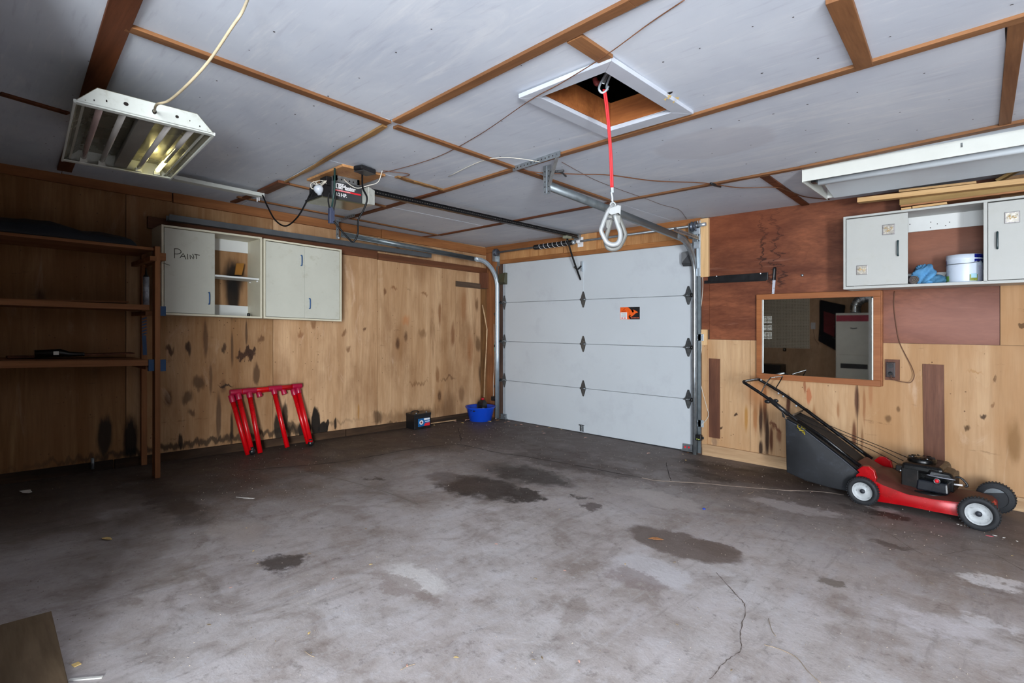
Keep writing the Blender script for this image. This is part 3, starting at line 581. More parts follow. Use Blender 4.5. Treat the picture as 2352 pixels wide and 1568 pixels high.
struct(MB().box((XR, YB - .1, -.2), (XR + .12, -3.63, 2.5)).box((XR, -2.11, -.2), (XR + .12, 5.45, 2.5)).box((XR, -3.63, 2.22), (XR + .12, -2.11, 2.5)).build('wall_right', M_right))
# ------------------------------------------------------------------ attic hatch in the ceiling
ht = sthing('trim_1')
zc0 = cz(3.8, 2.2)
M_hole = simple('attic_darkness', RGB(24, 16, 12), .9)
o0, o1, q0, q1 = 3.52, 4.04, 1.85, 2.605
def hb(a, b, c, d):
    MB().hexa([(x, y, zc0 - .022) for x, y in (a, b, c, d)] + [(x, y, zc0 - .001) for x, y in (a, b, c, d)]).build('hatch_trim_board', M_trim, ht, bevel=.0015)
hb((o0, q0), (o1, q0), (HX1, HY0), (HX0, HY0)); hb((o1, q0 + .0015), (o1, q1), (HX1, HY1), (HX1, HY0 + .001)); hb((o1, q1 + .001), (o0, q1 + .001), (HX0, HY1), (HX1, HY1)); hb((o0, q1), (o0, q0 + .0015), (HX0, HY0 + .001), (HX0, HY1))
t_ = .02; zt = zc0 + .13; e_ = .003
for a, b in (((HX0 - t_, HY0 - t_, zc0), (HX0 + e_, HY1 + t_, zt)), ((HX1 - e_, HY0 - t_, zc0), (HX1 + t_, HY1 + t_, zt)), ((HX0 + e_, HY1 - e_, zc0), (HX1 - e_, HY1 + t_, zt)), ((HX0 + e_, HY0 - t_, zc0), (HX1 - e_, HY0 + e_, zt))):
    box(a, b).build('hatch_shaft_board', M_hatchwood, ht)
m = MB()   # dark attic above
for a, b in (((3.0, 1.2, 3.2), (4.7, 3.2, 3.22)), ((3.0, 1.2, zt), (3.02, 3.2, 3.2)), ((4.68, 1.2, zt), (4.7, 3.2, 3.2)), ((3.0, 1.2, zt), (4.7, 1.22, 3.2)), ((3.0, 3.18, zt), (4.7, 3.2, 3.2))): m.box(a, b)
m.box((3.0, 1.2, zt), (HX0 - t_, 3.2, zt + .01)).box((HX1 + t_, 1.2, zt), (4.7, 3.2, zt + .01)).box((HX0, 1.2, zt), (HX1, HY0 - t_, zt + .01)).box((HX0, HY1 + t_, zt), (HX1, 3.2, zt + .01))
m.build('attic_void', M_hole, ht)
box((HX0 - .3, 2.18, zt + .03), (HX1 + .3, 2.22, zt + .12)).build('attic_joist', M_beam, ht)
# splintered corner of the trim
p = C(1537, 222, -.01); m = MB()
for k in range(6):
    a = p + Vector((random.uniform(-.03, .02), random.uniform(-.04, .04), random.uniform(-.006, .0))); m.add([a, a + Vector((.02, .01, -.004)), a + Vector((.005, .028, -.007))], [(0, 1, 2)])
m.build('splinter', M_leafy, ht)
m = MB(); p = C(1535, 216, -.001); m.add([p + Vector(q) for q in ((-.02, -.01, 0), (0, -.018, 0), (.03, -.012, 0), (.02, .0, 0), (.0, .012, 0))], [(0, 1, 2, 3, 4)]).build('hole_mark', M_hole, ht)

# ------------------------------------------------------------------ garage door
DX_0, DX_1, SEC = .108, 2.862, .5325
door = sthing('door_1')
for i in range(4):
    z0 = -.002 + i * SEC; z1 = z0 + SEC - .0035
    m = MB(); yf = YW - .002
    # face with shallow stamped ends so that each section reads as its own slab
    m.box((DX_0, yf, z0), (DX_1, yf + .042, z1)); m.build('door_panel', M_white, door, bevel=.004)
box((DX_0 + .01, YW + .012, 0), (DX_1 - .01, YW + .03, 2.12)).build('tongue_strip', M_seam, door)
for x0, x1 in ((DX_0 + .002, DX_0 + .048), (DX_1 - .048, DX_1 - .002)):
    for i in range(4): box((x0, YW - .0035, .0 + i * SEC + .004), (x1, YW - .0022, i * SEC + SEC - .01)).build('end_cap', simple('end_cap_steel', RGB(158, 164, 170), .45), door)
box((DX_0, YW - .012, 2.128), (DX_1, YW + .01, 2.142)).build('top_strip', M_white, door)
box((DX_0 + .02, YW - .001, -.022), (DX_1, YW + .03, -.004)).build('bottom_seal', M_rubber, door)
def Fd(x0, z0, y=YW - .004):
    return lambda u, v, t: Vector((x0 + u, y - t, z0 + v))
def hinge_meshes(roller):
    f = Fd(0, 0); m = MB()
    up = [(-.009, .096), (.009, .096), (.026, .05), (.036, .012), (-.036, .012), (-.026, .05)]
    m.prism(up, f, 0, .0025); m.prism([(x, -z) for x, z in reversed(up)], f, 0, .0025)
    m.box((-.04, YW - .017, -.012), (.04, YW - .004, .012))
    m.cyl((-.036, YW - .02, 0), (.036, YW - .02, 0), .007, 10)
    if roller:
        m.box((-.016, YW - .04, .004), (.016, YW - .014, .018)); m.cyl((-.042, YW - .036, .0), (.01, YW - .036, 0), .0055, 8)
    for bx, bz in ((0, .08), (-.012, .05), (.012, .05), (0, -.08), (-.012, -.05), (.012, -.05), (-.02, .024), (.02, .024)):
        m.cyl((bx, YW - .0035, bz), (bx, YW - .0105, bz), .0045, 8)
    return m
proto = {}
for r in range(1, 4):
    for c, x in enumerate((.137, 1.465, 2.79)):
        z = r * SEC - .003; k = 'm' if c == 1 else 'e'
        if k not in proto:
            o = hinge_meshes(c != 1).build('hinge', M_hinge, door); proto[k] = o; o.location = (x, 0, z)
            if c != 1:
                rl = MB().cyl((-.03, YW - .036, 0), (-.052, YW - .036, 0), .02, 16).build('roller', M_black, o); proto['r'] = rl
        else:
            o = proto[k].copy(); COL.objects.link(o); o.location = (x, 0, z)
            if c != 1:
                rl = proto['r'].copy(); COL.objects.link(rl); rl.parent = o
        if c == 2:
            for ch in o.children: ch.location = (.09, 0, 0)
# bottom brackets, lock, stiffener, arm bracket
for x, s in ((.14, 1), (2.79, -1)):
    m = MB().box((x - .05, YW - .03, .005), (x + .05, YW - .003, .07)).box((x - .06, YW - .045, .0), (x + .06, YW - .003, .012))
    for k in (-.022, .022): m.cyl((x + k, YW - .03, .04), (x + k, YW - .036, .04), .009, 8)
    m.build('bottom_bracket', M_galv, door, bevel=.003)
for k in (-.02, .02):
    MB().cyl((2.79 + k, YW - .036, .042), (2.79 + k, YW - .04, .042), .01, 10).build('bolt_head', M_redp, door)
m = MB().box((1.425, YW - .012, .012), (1.475, YW - .003, .022)).box((1.428, YW - .02, .012), (1.436, YW - .003, .088)).box((1.462, YW - .02, .012), (1.47, YW - .003, .088)).box((1.41, YW - .02, .082), (1.48, YW - .003, .092)).cyl((1.449, YW - .02, .03), (1.449, YW - .02, .075), .004, 8)
m.build('lift_handle', M_hinge, door)
box((1.435, YW - .006, 1.62), (1.468, YW - .002, 2.05)).build('stiffener_strip', M_white, door, bevel=.001)
m = MB().box((1.444, YW - .03, 1.93), (1.466, YW - .005, 2.05))
for z in (1.95, 1.98, 2.03): m.cyl((1.455, YW - .005, z), (1.455, YW - .035, z), .006, 8)
m.build('arm_bracket', M_zinc, door)
for x, zz in ((.15, 1.93), (2.80, 1.98)):
    s = 1 if x < 1 else -1
    MB().hexa([(x - .045, YW - .05, zz - .09), (x + .045, YW - .004, zz - .09), (x + .045, YW - .002, zz + .07), (x - .045, YW - .05, zz + .04), (x - .045, YW - .09, zz - .06), (x + .045, YW - .07, zz - .06), (x + .045, YW - .05, zz + .07), (x - .045, YW - .09, zz + .05)]).build('top_bracket', M_olive if s > 0 else M_dkgrey, door, bevel=.002)
# sticker with the orange leaping animal on black
sx0, sz1, sw, sh = 1.979, 1.489, .249, .136
f = lambda u, v, t: Vector((sx0 + u * sw, YW - .0045 - t, sz1 - v * sh))
st = MB().prism([(0, 0), (1, 0), (1, 1), (0, 1)], f, 0, .0004).build('sticker', M_blkp, door)
K = [(0, 0), (.40, 0), (.46, .06), (.56, .24), (.64, .45), (.66, .46), (.71, .36), (.68, .27), (.65, .22), (.68, .21), (.78, .29), (.88, .38), (.91, .42), (.90, .46), (.78, .52), (.72, .62), (.63, .74), (.56, .80), (.51, .78), (.49, .72), (.52, .74), (.56, .72), (.55, .66), (.50, .65), (.45, .70), (.44, .80), (.48, .93), (.53, 1.0), (0, 1)]
def tri(poly, fn, t0): # ear-free fill through bmesh
    bm = bmesh.new(); vs = [bm.verts.new(fn(u, v, t0)) for u, v in poly]; fc = bm.faces.new(vs); bmesh.ops.triangulate(bm, faces=[fc]); m = MB(); idx = {v: i for i, v in enumerate(vs)}
    m.v = [tuple(v.co) for v in vs]; m.f = [tuple(idx[v] for v in q.verts) for q in bm.faces]; m.sm = [False] * len(m.f); bm.free(); return m
tri(K, f, .0008).build('leaping_animal_print', M_orange, st)
m = MB()
for a, b, c, d in ((.02, .42, .36, .98),): m.prism([(a, b), (c, b), (c, d), (a, d)], f, .0008, .0012)
m.build('label_box', M_wht, st)
m = MB()
for k in range(5): m.prism([(.06, .49 + k * .07), (.33, .49 + k * .07), (.33, .505 + k * .07), (.06, .505 + k * .07)], f, .0012, .0015)
m.build('small_print', M_dkgrey, st)
m = MB()
for a, b in ((.06, .16), (.2, .3)): m.prism([(a, .86), (b, .86), (b, .93), (a, .93)], f, .0012, .0015)
m.build('red_print', M_redp, st)
m = MB().prism([(.08, .29), (.30, .29), (.30, .35), (.08, .35)], f, .0009, .0013).prism([(.16, .18), (.26, .08), (.28, .11), (.2, .2)], f, .0009, .0013); m.build('dark_print', simple('dark_orange_print', RGB(150, 44, 12), .5), st)
m = MB()
for k in range(6): m.prism([(.56 + k * .07, .84), (.61 + k * .07, .84), (.61 + k * .07, .92), (.56 + k * .07, .92)], f, .0008, .0012)
m.build('orange_print', simple('muted_orange_print', RGB(196, 92, 60), .5), st)

# ------------------------------------------------------------------ door tracks
def track(x, s, yend, zend, ztop, r, label, bracket):
    t = thing('door_track', label, 'door track', (x, YW - .06, -.01))
    path = [Vector((x, YW - .055, z)) for z in (-.015, .9, ztop)]
    for i in range(1, 10):
        a = math.pi / 2 * i / 10; path.append(Vector((x, YW - .055 - r * (1 - math.cos(a)), ztop + r * math.sin(a))))
    y0 = YW - .055 - r; z0 = ztop + r; path += [Vector((x, y0 - .05, z0)), Vector((x, (y0 + yend) / 2, (z0 + zend) / 2)), Vector((x, yend, zend))]
    w, d = .028, .05
    prof = [(s * w, d / 2), (s * w, d / 2 + .004), (0, d / 2 + .004), (0, -d / 2), (s * w, -d / 2), (s * w, -d / 2 + .006)]
    m = MB().sweep(prof, path[:13], (1, 0, 0), True); m.build('vertical_track', M_zinc if x < 1 else M_galv, t, solid=.002)
    m = MB().sweep(prof, path[12:], (1, 0, 0), True); m.build('horizontal_track', M_galvd, t, solid=.0025)
    # jamb angle behind the vertical track
    MB().box((x - s * .002, YW - .03, .0), (x - s * .03, YW - .0275, ztop + .3)).box((x - s * .03, YW - .03, 0), (x - s * .0325, YW, ztop + .3)).build('jamb_angle', M_galvd, t)
    return t
tl = track(.035, 1, L(783, 538, .035).y, L(783, 538, .035).z, 1.80, .36, 'galvanised garage door track along the left wall, left of the door', 0)
tr = track(2.90, -1, 2.80, 2.262, 1.78, .36, 'galvanised garage door track right of the door, running below the ceiling towards the camera', 0)
def perf(p0, p1, w, par, up=(0, 0, 1), step=.03, name='perforated_angle', th=.003, mat=None, nrm=None, off=0):
    """perforated steel strip with dark holes"""
    p0 = Vector(p0); p1 = Vector(p1); o = MB().beam(p0, p1, th, w, up).build(name, mat or M_galv, par)
    d = (p1 - p0).normalized(); sd = d.cross(Vector(up)).normalized(); m = MB(); n_ = int((p1 - p0).length / step)
    for i in range(n_):
        c = p0 + d * (i + .5) * step
        m.cyl(c - sd * (th / 2 + .0006), c + sd * (th / 2 + .0006), .005, 8)
    if n_: m.build('hole_row', M_hole, o)['kind'] = 'stuff'
    return o
# ceiling hanger of the right track
a, b = C(1178, 388, -.018), C(1287, 352, -.018); perf(a, b, .036, tr, (0, 0, 1), .034)
hx, hy = 2.905, 2.80
MB().box((hx - .022, hy, 2.20), (hx + .022, hy + .003, 2.385)).build('hanger_strap', M_zinc, tr)
perf((hx - .02, hy - .001, 2.19), (hx - .02, hy - .001, 2.388), .028, tr, (1, 0, 0), .035, 'hanger_angle'); perf((hx + .014, hy - .001, 2.19), (hx + .014, hy - .001, 2.388), .028, tr, (1, 0, 0), .035, 'hanger_angle')
MB().beam((b.x - .02, b.y, b.z), (hx + .02, hy - .004, 2.245), .003, .03, (0, 1, .2)).build('brace_strip', M_galv, tr)
# ceiling hanger of the left track
q = L(775, 508, .02); qe = L(778, 545, .02)
perf((q.x, q.y, cz(q.x, q.y) - .02), (q.x, q.y, qe.z - .015), .03, tl, (0, 1, 0), .045, 'hanger_angle'); perf((q.x - .2, q.y + .02, cz(0, q.y) - .03), (q.x + .32, q.y + .02, cz(0, q.y) - .02), .03, tl, (0, 0, 1), .04)
MB().sphere((qe.x, qe.y, qe.z - .005), .012, 8, 6).build('bolt_head', M_zinc, tl)
# curved-track reinforcing angle and clips at the right of the door
a, b = L(1545, 528, 2.90), L(1602, 556, 2.93)
perf((2.905, L(1548, 532, 2.905).y, 2.19), (2.925, YW - .03, 2.16), .036, tr, (0, 0, 1), .02, 'track_angle')
m = MB().box((2.885, YW - .04, 1.80), (2.935, YW - .03, 2.12)).box((2.9, YW - .05, 1.78), (2.91, YW - .02, 2.34)).box((2.925, YW - .05, 1.80), (2.935, YW - .02, 2.34)).box((2.87, YW - .06, 1.78), (2.94, YW - .045, 1.86)).box((2.87, YW - .06, 2.06), (2.94, YW - .045, 2.13)).box((2.88, YW - .07, 2.20), (2.94, YW - .045, 2.26))
m.build('flag_bracket', M_zinc, tr, bevel=.003)
for z in (1.165, .30):
    m = MB().box((2.885, YW - .03, z - .035), (2.96, YW - .022, z + .035))
    for k in (-.02, .02):
        for j in (-.02, .02): m.cyl((2.92 + k, YW - .03, z + j), (2.92 + k, YW - .036, z + j), .006, 8)
    m.build('track_clip', M_zinc, tr, bevel=.002)
for z in (1.42, .98, .42): box((-.02, YW - .05, z), (.03, YW - .03, z + .035)).build('track_clip', M_dkgrey, tl)
# safety sensors by the floor
for x, y, label, nm in ((-.02, YW - .05, 'small black safety sensor on the left track beside the blue tub', 'l'), (2.93, YW - .06, 'small black safety sensor on the right track near the floor', 'r')):
    z = .27 if nm == 'l' else .165
    t = thing('safety_sensor', label, 'sensor', (x, y, z), 'garage door safety sensors')
    MB().box((x - .03, y - .03, z - .03), (x + .03, y + .01, z + .03)).box((x - .045, y, z - .015), (x + .045, y + .012, z + .012)).build('body', M_black, t, bevel=.006)
    MB().cyl((x + (.03 if nm == 'l' else -.03), y - .01, z), (x + (.04 if nm == 'l' else -.04), y - .01, z), .015, 12).build('lens', M_black, t)
    if nm == 'r': MB().sphere((x - .01, y - .031, z - .012), .004, 8, 6).sphere((x + .01, y - .031, z - .014), .004, 8, 6).build('indicator', emis('led_green', RGB(190, 220, 80), 1.5), t)
# white sensor wires
tag(MB().tube(spl([V(1605, 560, YW - .04), V(1614, 640, YW - .02), V(1612, 690, YW - .02), V(1607, 730, YW - .02), V(1612, 790, YW - .02), V(1606, 860, YW - .02), V(1622, 930, YW - .02), V(1627, 955, YW - .02), V(1610, 978, YW - .04)]), .003, 6).build('sensor_wire', M_cordwht), 'thin white wire running down beside the right door track to the sensor', 'wire')
tag(MB().tube(spl([(-.04, YW - .03, 1.3), (-.03, YW - .03, .8), (-.05, YW - .03, .5), (-.03, YW - .05, .29)]), .003, 6).build('sensor_wire', M_cordwht), 'thin white wire running down to the left sensor above the blue tub', 'wire')
# white weather strip / drywall edge right of the track
box((2.885, YW - .026, 1.24), (2.92, YW - .0205, 1.77)).build('caulked_strip', M_trim, wf)

# ------------------------------------------------------------------ torsion spring assembly above the door
ts = thing('torsion_spring_assembly', 'steel torsion shaft with black wound spring above the white garage door', 'garage door spring', (1.48, YW - .1, 2.28))
ys_ = YW - .09
MB().cyl((.02, ys_, 2.279), (3.0, ys_, 2.285), .0125, 14).build('shaft', M_galv, ts)
MB().cyl((2.93, ys_, 2.285), (3.01, ys_, 2.286), .018, 14).build('shaft_end', M_zinc, ts)
m = MB(); pts = []
x = .77
n_ = 46
for i in range(n_ * 8 + 1):
    a = i / 8 * 2 * math.pi; pts.append((.77 + .61 * i / (n_ * 8), ys_ + .026 * math.cos(a), 2.28 + .026 * math.sin(a)))
MB().tube(pts, .0062, 6).build('spring', M_black, ts)
MB().cyl((.775, ys_, 2.28), (1.375, ys_, 2.28), .0245, 16).build('spring_core', M_black, ts)
m = MB(); pts = []
for i in range(65):
    a = i / 64 * 2 * math.pi * 7; pts.append((.83 + .5 * i / 64, ys_ + .0325 * math.cos(a), 2.28 + .0325 * math.sin(a)))
MB().tube(pts, .0028, 5).build('paint_stripe', M_wht, ts)
for x0 in (.765, 1.37): MB().cyl((x0, ys_, 2.28), (x0 + .035, ys_, 2.28), .03, 16, .022).build('cone', M_black if x0 < 1 else M_zinc, ts)
m = MB().box((1.42, YW - .055, 2.22), (1.50, YW - .048, 2.335)).box((1.425, YW - .10, 2.27), (1.43, YW - .05, 2.30)).cyl((1.44, ys_, 2.28), (1.485, ys_, 2.28), .024, 16)
m.build('centre_bracket', M_wht, ts, bevel=.002)
for x0 in (.04, 2.865):
    MB().lathe([(.0, 0), (.046, 0), (.05, .006), (.04, .012), (.04, .035), (.05, .04), (.046, .048), (0, .048)], (x0, ys_, 2.28), (1, 0, 0), 24).build('cable_drum', simple('drum_casting', RGB(92, 98, 110), .4, .6, .3, 30), ts)
    m = MB().box((x0 - .02, YW - .12, 2.16), (x0 - .014, YW - .02, 2.31)).box((x0 - .02, YW - .03, 2.1), (x0 + .03, YW - .022, 2.3)); m.build('bearing_plate', M_galv, ts)

# ------------------------------------------------------------------ garage door opener
zb = 2.205
op = thing('garage_door_opener', 'black garage door opener box with light bulb hanging from a ceiling plywood plate', 'garage door opener', (1.5, 1.98, zb))
box((1.315, 1.845, cz(1.5, 2) - .022), (1.86, 2.19, cz(1.5, 2) - .004)).build('mounting_board', M_hdr, op, bevel=.002)
box((1.40, 1.895, zb + .008), (1.615, 2.14, 2.352)).build('housing', M_dkgrey, op, bevel=.006)
MB().hexa([(1.385, 1.80, zb), (1.65, 1.80, zb), (1.65, 2.165, zb), (1.385, 2.165, zb), (1.385, 1.80, zb + .008), (1.65, 1.80, zb + .008), (1.65, 2.165, zb + .008), (1.385, 2.165, zb + .008)]).build('base_pan', M_olive, op, bevel=.002)
m = MB().box((1.385, 1.80, zb + .008), (1.65, 1.806, zb + .022)).box((1.41, 1.82, zb + .008), (1.6, 1.9, zb + .11)).box((1.5, 1.86, zb + .1), (1.6, 1.9, 2.38)); m.build('lamp_socket_plate', M_black, op, bevel=.004)
MB().lathe([(0, 0), (.014, 0), (.018, .012), (.029, .024), (.034, .040), (.031, .056), (.019, .068), (0, .073)], (1.62, 1.80, zb + .02), (.15, -.35, 1), 20).build('light_bulb', simple('bulb_glass', RGB(186, 192, 200), .12, 0, .03), op)
MB().hexa([(1.47, 2.17, 2.215), (1.66, 2.17, 2.215), (1.62, 2.25, 2.225), (1.45, 2.25, 2.225), (1.47, 2.17, 2.35), (1.66, 2.17, 2.35), (1.62, 2.25, 2.34), (1.45, 2.25, 2.34)]).build('lens_cover', simple('lens_plastic', RGB(196, 198, 190), .3), op, bevel=.006)
m = MB().box((1.46, 1.91, 2.35), (1.63, 1.93, 2.395)).box((1.46, 2.09, 2.35), (1.63, 2.11, 2.395)).box((1.60, 1.91, 2.345), (1.63, 2.11, 2.39)); m.build('mounting_bracket', M_galv, op)
m = MB()
for k in range(6): m.cyl((1.631, 1.93 + k * .032, 2.365), (1.6325, 1.93 + k * .032, 2.365), .006, 8)
m.build('hole_row', M_hole, op)['kind'] = 'stuff'
# lettering on the side facing the room (+x): u runs along +y
ft = lambda y0, z0, k=0: (lambda u, v, t: Vector((1.6162 + k, y0 + u, z0 + v - .02 * u)))
text('LiftMaster', .047, ft(1.922, 2.300), M_wht, op, 'brand_lettering', .0018, .86)
MB().prism([(0, 0), (.21, 0), (.21, .012), (0, .010)], ft(1.920, 2.281), 0, .0002).build('red_bar', M_redp, op)
text('PROFESSIONAL', .012, ft(1.924, 2.2826, .0004), M_wht, op, 'small_lettering', .0003, 1.55)
MB().prism([(0, 0), (.06, 0), (.06, .006), (0, .006)], ft(1.93, 2.333), 0, .0002).build('small_bar', M_wht, op)
text('1/2 H.P.', .034, ft(1.922, 2.245), M_wht, op, 'power_lettering', .0008, .85)
# rail with chain, trolley and arm
r0 = Vector((1.50, 2.19, 2.357)); r1 = Vector((1.44, YW - .07, 2.338))
MB().beam(r0, r1, .034, .034).beam(r0 + Vector((0, 0, .018)), r1 + Vector((0, 0, .016)), .05, .006).beam(r0 - Vector((0, 0, .018)), r1 - Vector((0, 0, .016)), .05, .006).build('rail', M_blackm, op)
m = MB(); n_ = 110
for i in range(n_):
    p = r0.lerp(r1, (i + .5) / n_) + Vector((.0175, 0, .0)); m.box(p - Vector((.001, .006, .003)), p + Vector((.0018, .006, .003)))
o = m.build('chain', simple('chain_steel', RGB(110, 108, 104), .4, .7, .3, 60), op); o['kind'] = 'stuff'
tp = r0.lerp(r1, .925)
MB().box(tp - Vector((.03, .05, .045)), tp + Vector((.03, .05, -.015))).build('trolley', simple('trolley_steel', RGB(150, 152, 132), .45, .3), op, bevel=.004)
arm = spl([tp + Vector((0, .0, -.05)), tp.lerp(Vector((1.455, YW - .03, 1.86)), .5) + Vector((0, -.03, -.02)), Vector((1.455, YW - .045, 1.83))], 8)
MB().tube(arm, .011, 8).build('arm', M_blackm, op)
MB().tube(spl([Vector((1.40, YW - .10, 1.985)), Vector((1.43, YW - .07, 1.955)), Vector((1.455, YW - .03, 1.995))], 6), .010, 8).build('arm', M_blackm, op)
MB().box((1.40, YW - .1, 2.30), (1.47, YW - .05, 2.37)).build('header_bracket', M_galv, op)
# black receiver box on the ceiling
t = thing('receiver_box', 'small black receiver box under the ceiling above the opener', 'receiver', (1.8, 2.0, 2.39))
p = C(838, 390, -.03); MB().beam(p + Vector((.02, -.07, .0)), p + Vector((-.02, .07, .0)), .085, .036).build('case', M_black, t, bevel=.012)
MB().beam(p + Vector((.02, -.06, -.021)), p + Vector((-.02, .06, -.021)), .088, .004).build('base', M_dkgrey, t)
# cords round the opener
def cord(pts, r, mat, label, name='power_cord', cat='cord', par=None, n=8):
    o = MB().tube(spl(pts, 7), r, n).build(name, mat, par)
    return tag(o, label, cat) if par is None else o
dd = lambda d, *l: [D(x, y, d) for x, y in l]
cord([D(603, 448, 4.25), D(615, 475, 4.2), D(632, 505, 4.15), D(656, 519, 4.1), D(682, 500, 4.0), D(703, 465, 3.95), D(722, 425, 3.9)], .006, M_cordblk, '', par=op)
cord([D(832, 396, 3.8), D(833, 430, 3.78), D(843, 455, 3.76), D(836, 480, 3.76), D(823, 505, 3.76), D(822, 535, 3.76), D(812, 555, 3.76), D(798, 545, 3.76), D(778, 522, 3.75), D(766, 508, 3.74)], .0065, M_cordblk, '', par=op)
pb = thing('power_block', 'dark blue-grey plug block hanging on cords in front of the opener', 'power strip', D(761, 500, 3.74))
c0 = D(761, 478, 3.74); c1 = D(761, 513, 3.74)
MB().beam(c0, c1, .038, .03, (1, 0, 0)).build('block', simple('blue_grey_plastic', RGB(58, 64, 86), .4), pb, bevel=.004)
MB().lathe([(.006, 0), (.019, .045)], D(761, 474, 3.74), (0, 0, -1), 10).build('strain_relief', simple('blue_grey_plastic', RGB(58, 64, 86)), pb)
MB().tube([D(769, 386, 3.74), D(768, 440, 3.74), D(762, 476, 3.74)], .007, 8).build('cord', M_cordgrn, pb)
MB().tube(spl([D(757, 440, 3.74), D(754, 460, 3.74), D(758, 484, 3.74)]), .0055, 8).tube(spl([D(771, 440, 3.74), D(770, 462, 3.74), D(765, 486, 3.74)]), .0055, 8).build('cord', M_cordblk, pb)
cw = thing('wire_bundle', 'tangle of thin cream wires on top of the opener', 'wires', D(730, 422, 3.8))
for k in range(2):
    a = random.uniform(0, 6); MB().tube(spl([D(712 + 7 * math.cos(a + t * 1.3) * (1 + k * .25) + 9, 425 + 9 * math.sin(a + t * 1.3) + k, 3.80) for t in range(6)]), .0016, 5).build('wire', M_cordwht, cw)
for k in range(6): MB().tube(spl([D(716 + random.uniform(0, 10), 418 + random.uniform(-4, 6), 3.8), D(735 + random.uniform(-4, 4), 420 + random.uniform(-6, 8), 3.8), D(750, 416 + random.uniform(-4, 6), 3.82)]), .0016, 5).build('wire', M_cordwht, cw)
cord([D(790, 412, 3.8), D(805, 425, 3.8), D(822, 432, 3.8), D(845, 426, 3.8), D(868, 418, 3.8), D(878, 392, 3.8)], .003, M_cordwht, '', 'wire', 'wire', op, 6)
cw_ = [C(1572, 0, -.004), C(1490, 55, -.004), C(1390, 128, -.03), C(1290, 190, -.027), C(1215, 232, -.03), C(1100, 310, -.006), C(1000, 362, -.006), C(890, 394, -.005), C(850, 396, -.012)]
cord(cw_, .0022, M_cordbrn, 'long thin brown string stretched across the ceiling from the top edge to the opener', 'ceiling_string', 'string', None, 6)
cord([C(880, 392, -.008), C(940, 400, -.01), C(920, 409, -.016), C(950, 416, -.016)], .003, M_cordbrn, 'short brown wire beside the black receiver box', 'wire', 'wire', None, 6)
cord([C(1030, 405, -.004), C(1100, 372, -.006), C(1150, 362, -.02), C(1200, 365, -.02), C(1240, 372, -.03)], .0022, M_cordwht, 'thin white wire on the ceiling ending at the perforated hanger', 'wire', 'wire', None, 6)
cord([C(1185, 387, -.02), C(1235, 396, -.03), C(1330, 400, -.03), C(1400, 402, -.02), C(1500, 415, -.02), C(1600, 419, -.014), C(1640, 423, -.02), C(1700, 431, -.01), C(1780, 430, -.016), C(1815, 440, -.014), C(1850, 452, -.012), C(1905, 458, -.02)], .0045, M_cordbrn, 'brown extension cord stapled across the ceiling towards the long light', 'extension_cable', 'extension cord', None, 6)
t = tag(MB().tube([C(1632, 421, -.02), C(1640, 424, -.022), C(1655, 429, -.022)], [.008, .012, .007], 8).build('plug_connector', M_black), 'small black cord connector on the ceiling right of the hanging hooks', 'connector')
hk = MB().tube(spl([C(1275, 393, -.03), C(1290, 396, -.03), C(1300, 405, -.04)]), .007, 6).tube([C(1255, 396, -.02), C(1295, 392, -.03)], .008, 6).build('toggle_clamp', M_dkgrey)
tag(hk, 'dark metal clip on the ceiling cord beside the perforated hanger', 'clip')
cord([C(1290, 372, -.004), C(1360, 410, -.004), C(1420, 434, -.004), C(1480, 455, -.004), C(1520, 470, -.004), C(1560, 482, -.004), C(1577, 503, -.004)], .0016, M_cordbrn, 'hair-thin wire running across the ceiling to the right spring drum', 'wire', 'wire', None, 5)
# ------------------------------------------------------------------ four-tube hood light, upper left
A, B, Cc, Dd = [Z(*p, 2.2) for p in ((172, 231), (492, 308), (388, 413), (143, 368))]   # near-left, near-right, far-right, far-left rim corners
hl = thing('hood_light', 'white four-tube hood light hanging at the upper left, one tube half lit yellow', 'ceiling light', (A + B + Cc + Dd) / 4)
ez = Vector((0, 0, 1)); U = (B - A).normalized(); W = (Dd - A).normalized(); wid = (B - A).length; lng = (Dd - A).length
def H(u, v, z): return A + U * (u * wid) + W * (v * lng) + ez * z
M_hood = simple('hood_enamel', RGB(196, 200, 194), .4, 0, .04, 8, 0, (RGB(120, 112, 84), 12, .3)); M_refl = simple('hood_reflector', RGB(128, 124, 108), .25, .35, .15, 5)
hgt = .075
for v, nm in ((0, 0), (1, 1)):
    vv = v + (.004 if v == 0 else -.004)
    m = MB().hexa([H(0, v, 0), H(1, v, 0), H(1, vv, 0), H(0, vv, 0), H(.14, v, hgt), H(.86, v, hgt), H(.86, vv, hgt), H(.14, vv, hgt)])
    m.hexa([H(-.01, v, -.004), H(1.01, v, -.004), H(1.01, v + (.03 if v == 0 else -.03), -.004), H(-.01, v + (.03 if v == 0 else -.03), -.004), H(-.01, v, .006), H(1.01, v, .006), H(1.01, v + (.03 if v == 0 else -.03), .003), H(-.01, v + (.03 if v == 0 else -.03), .003)])
    m.build('end_plate', M_hood, hl, bevel=.001)
m = MB()
for u0, u1 in ((0, .14), (1, .86)): m.add([H(u0, 0, 0), H(u0, 1, 0), H(u1, 1, hgt), H(u1, 0, hgt)], [(0, 1, 2, 3)])
m.add([H(.14, 0, hgt), H(.14, 1, hgt), H(.86, 1, hgt), H(.86, 0, hgt)], [(0, 1, 2, 3)])
m.build('reflector_housing', M_refl, hl, solid=.002)
for u in (0, 1): MB().beam(H(u, 0, 0), H(u, 1, 0), .008, .014).build('rim_strip', M_hood, hl)
for u in (.06, .94): MB().beam(H(u, 0, .012), H(u, 1, .012), .01, .004).build('lens_clip', simple('clear_plastic_strip', RGB(158, 158, 148), .15, 0, .05), hl)
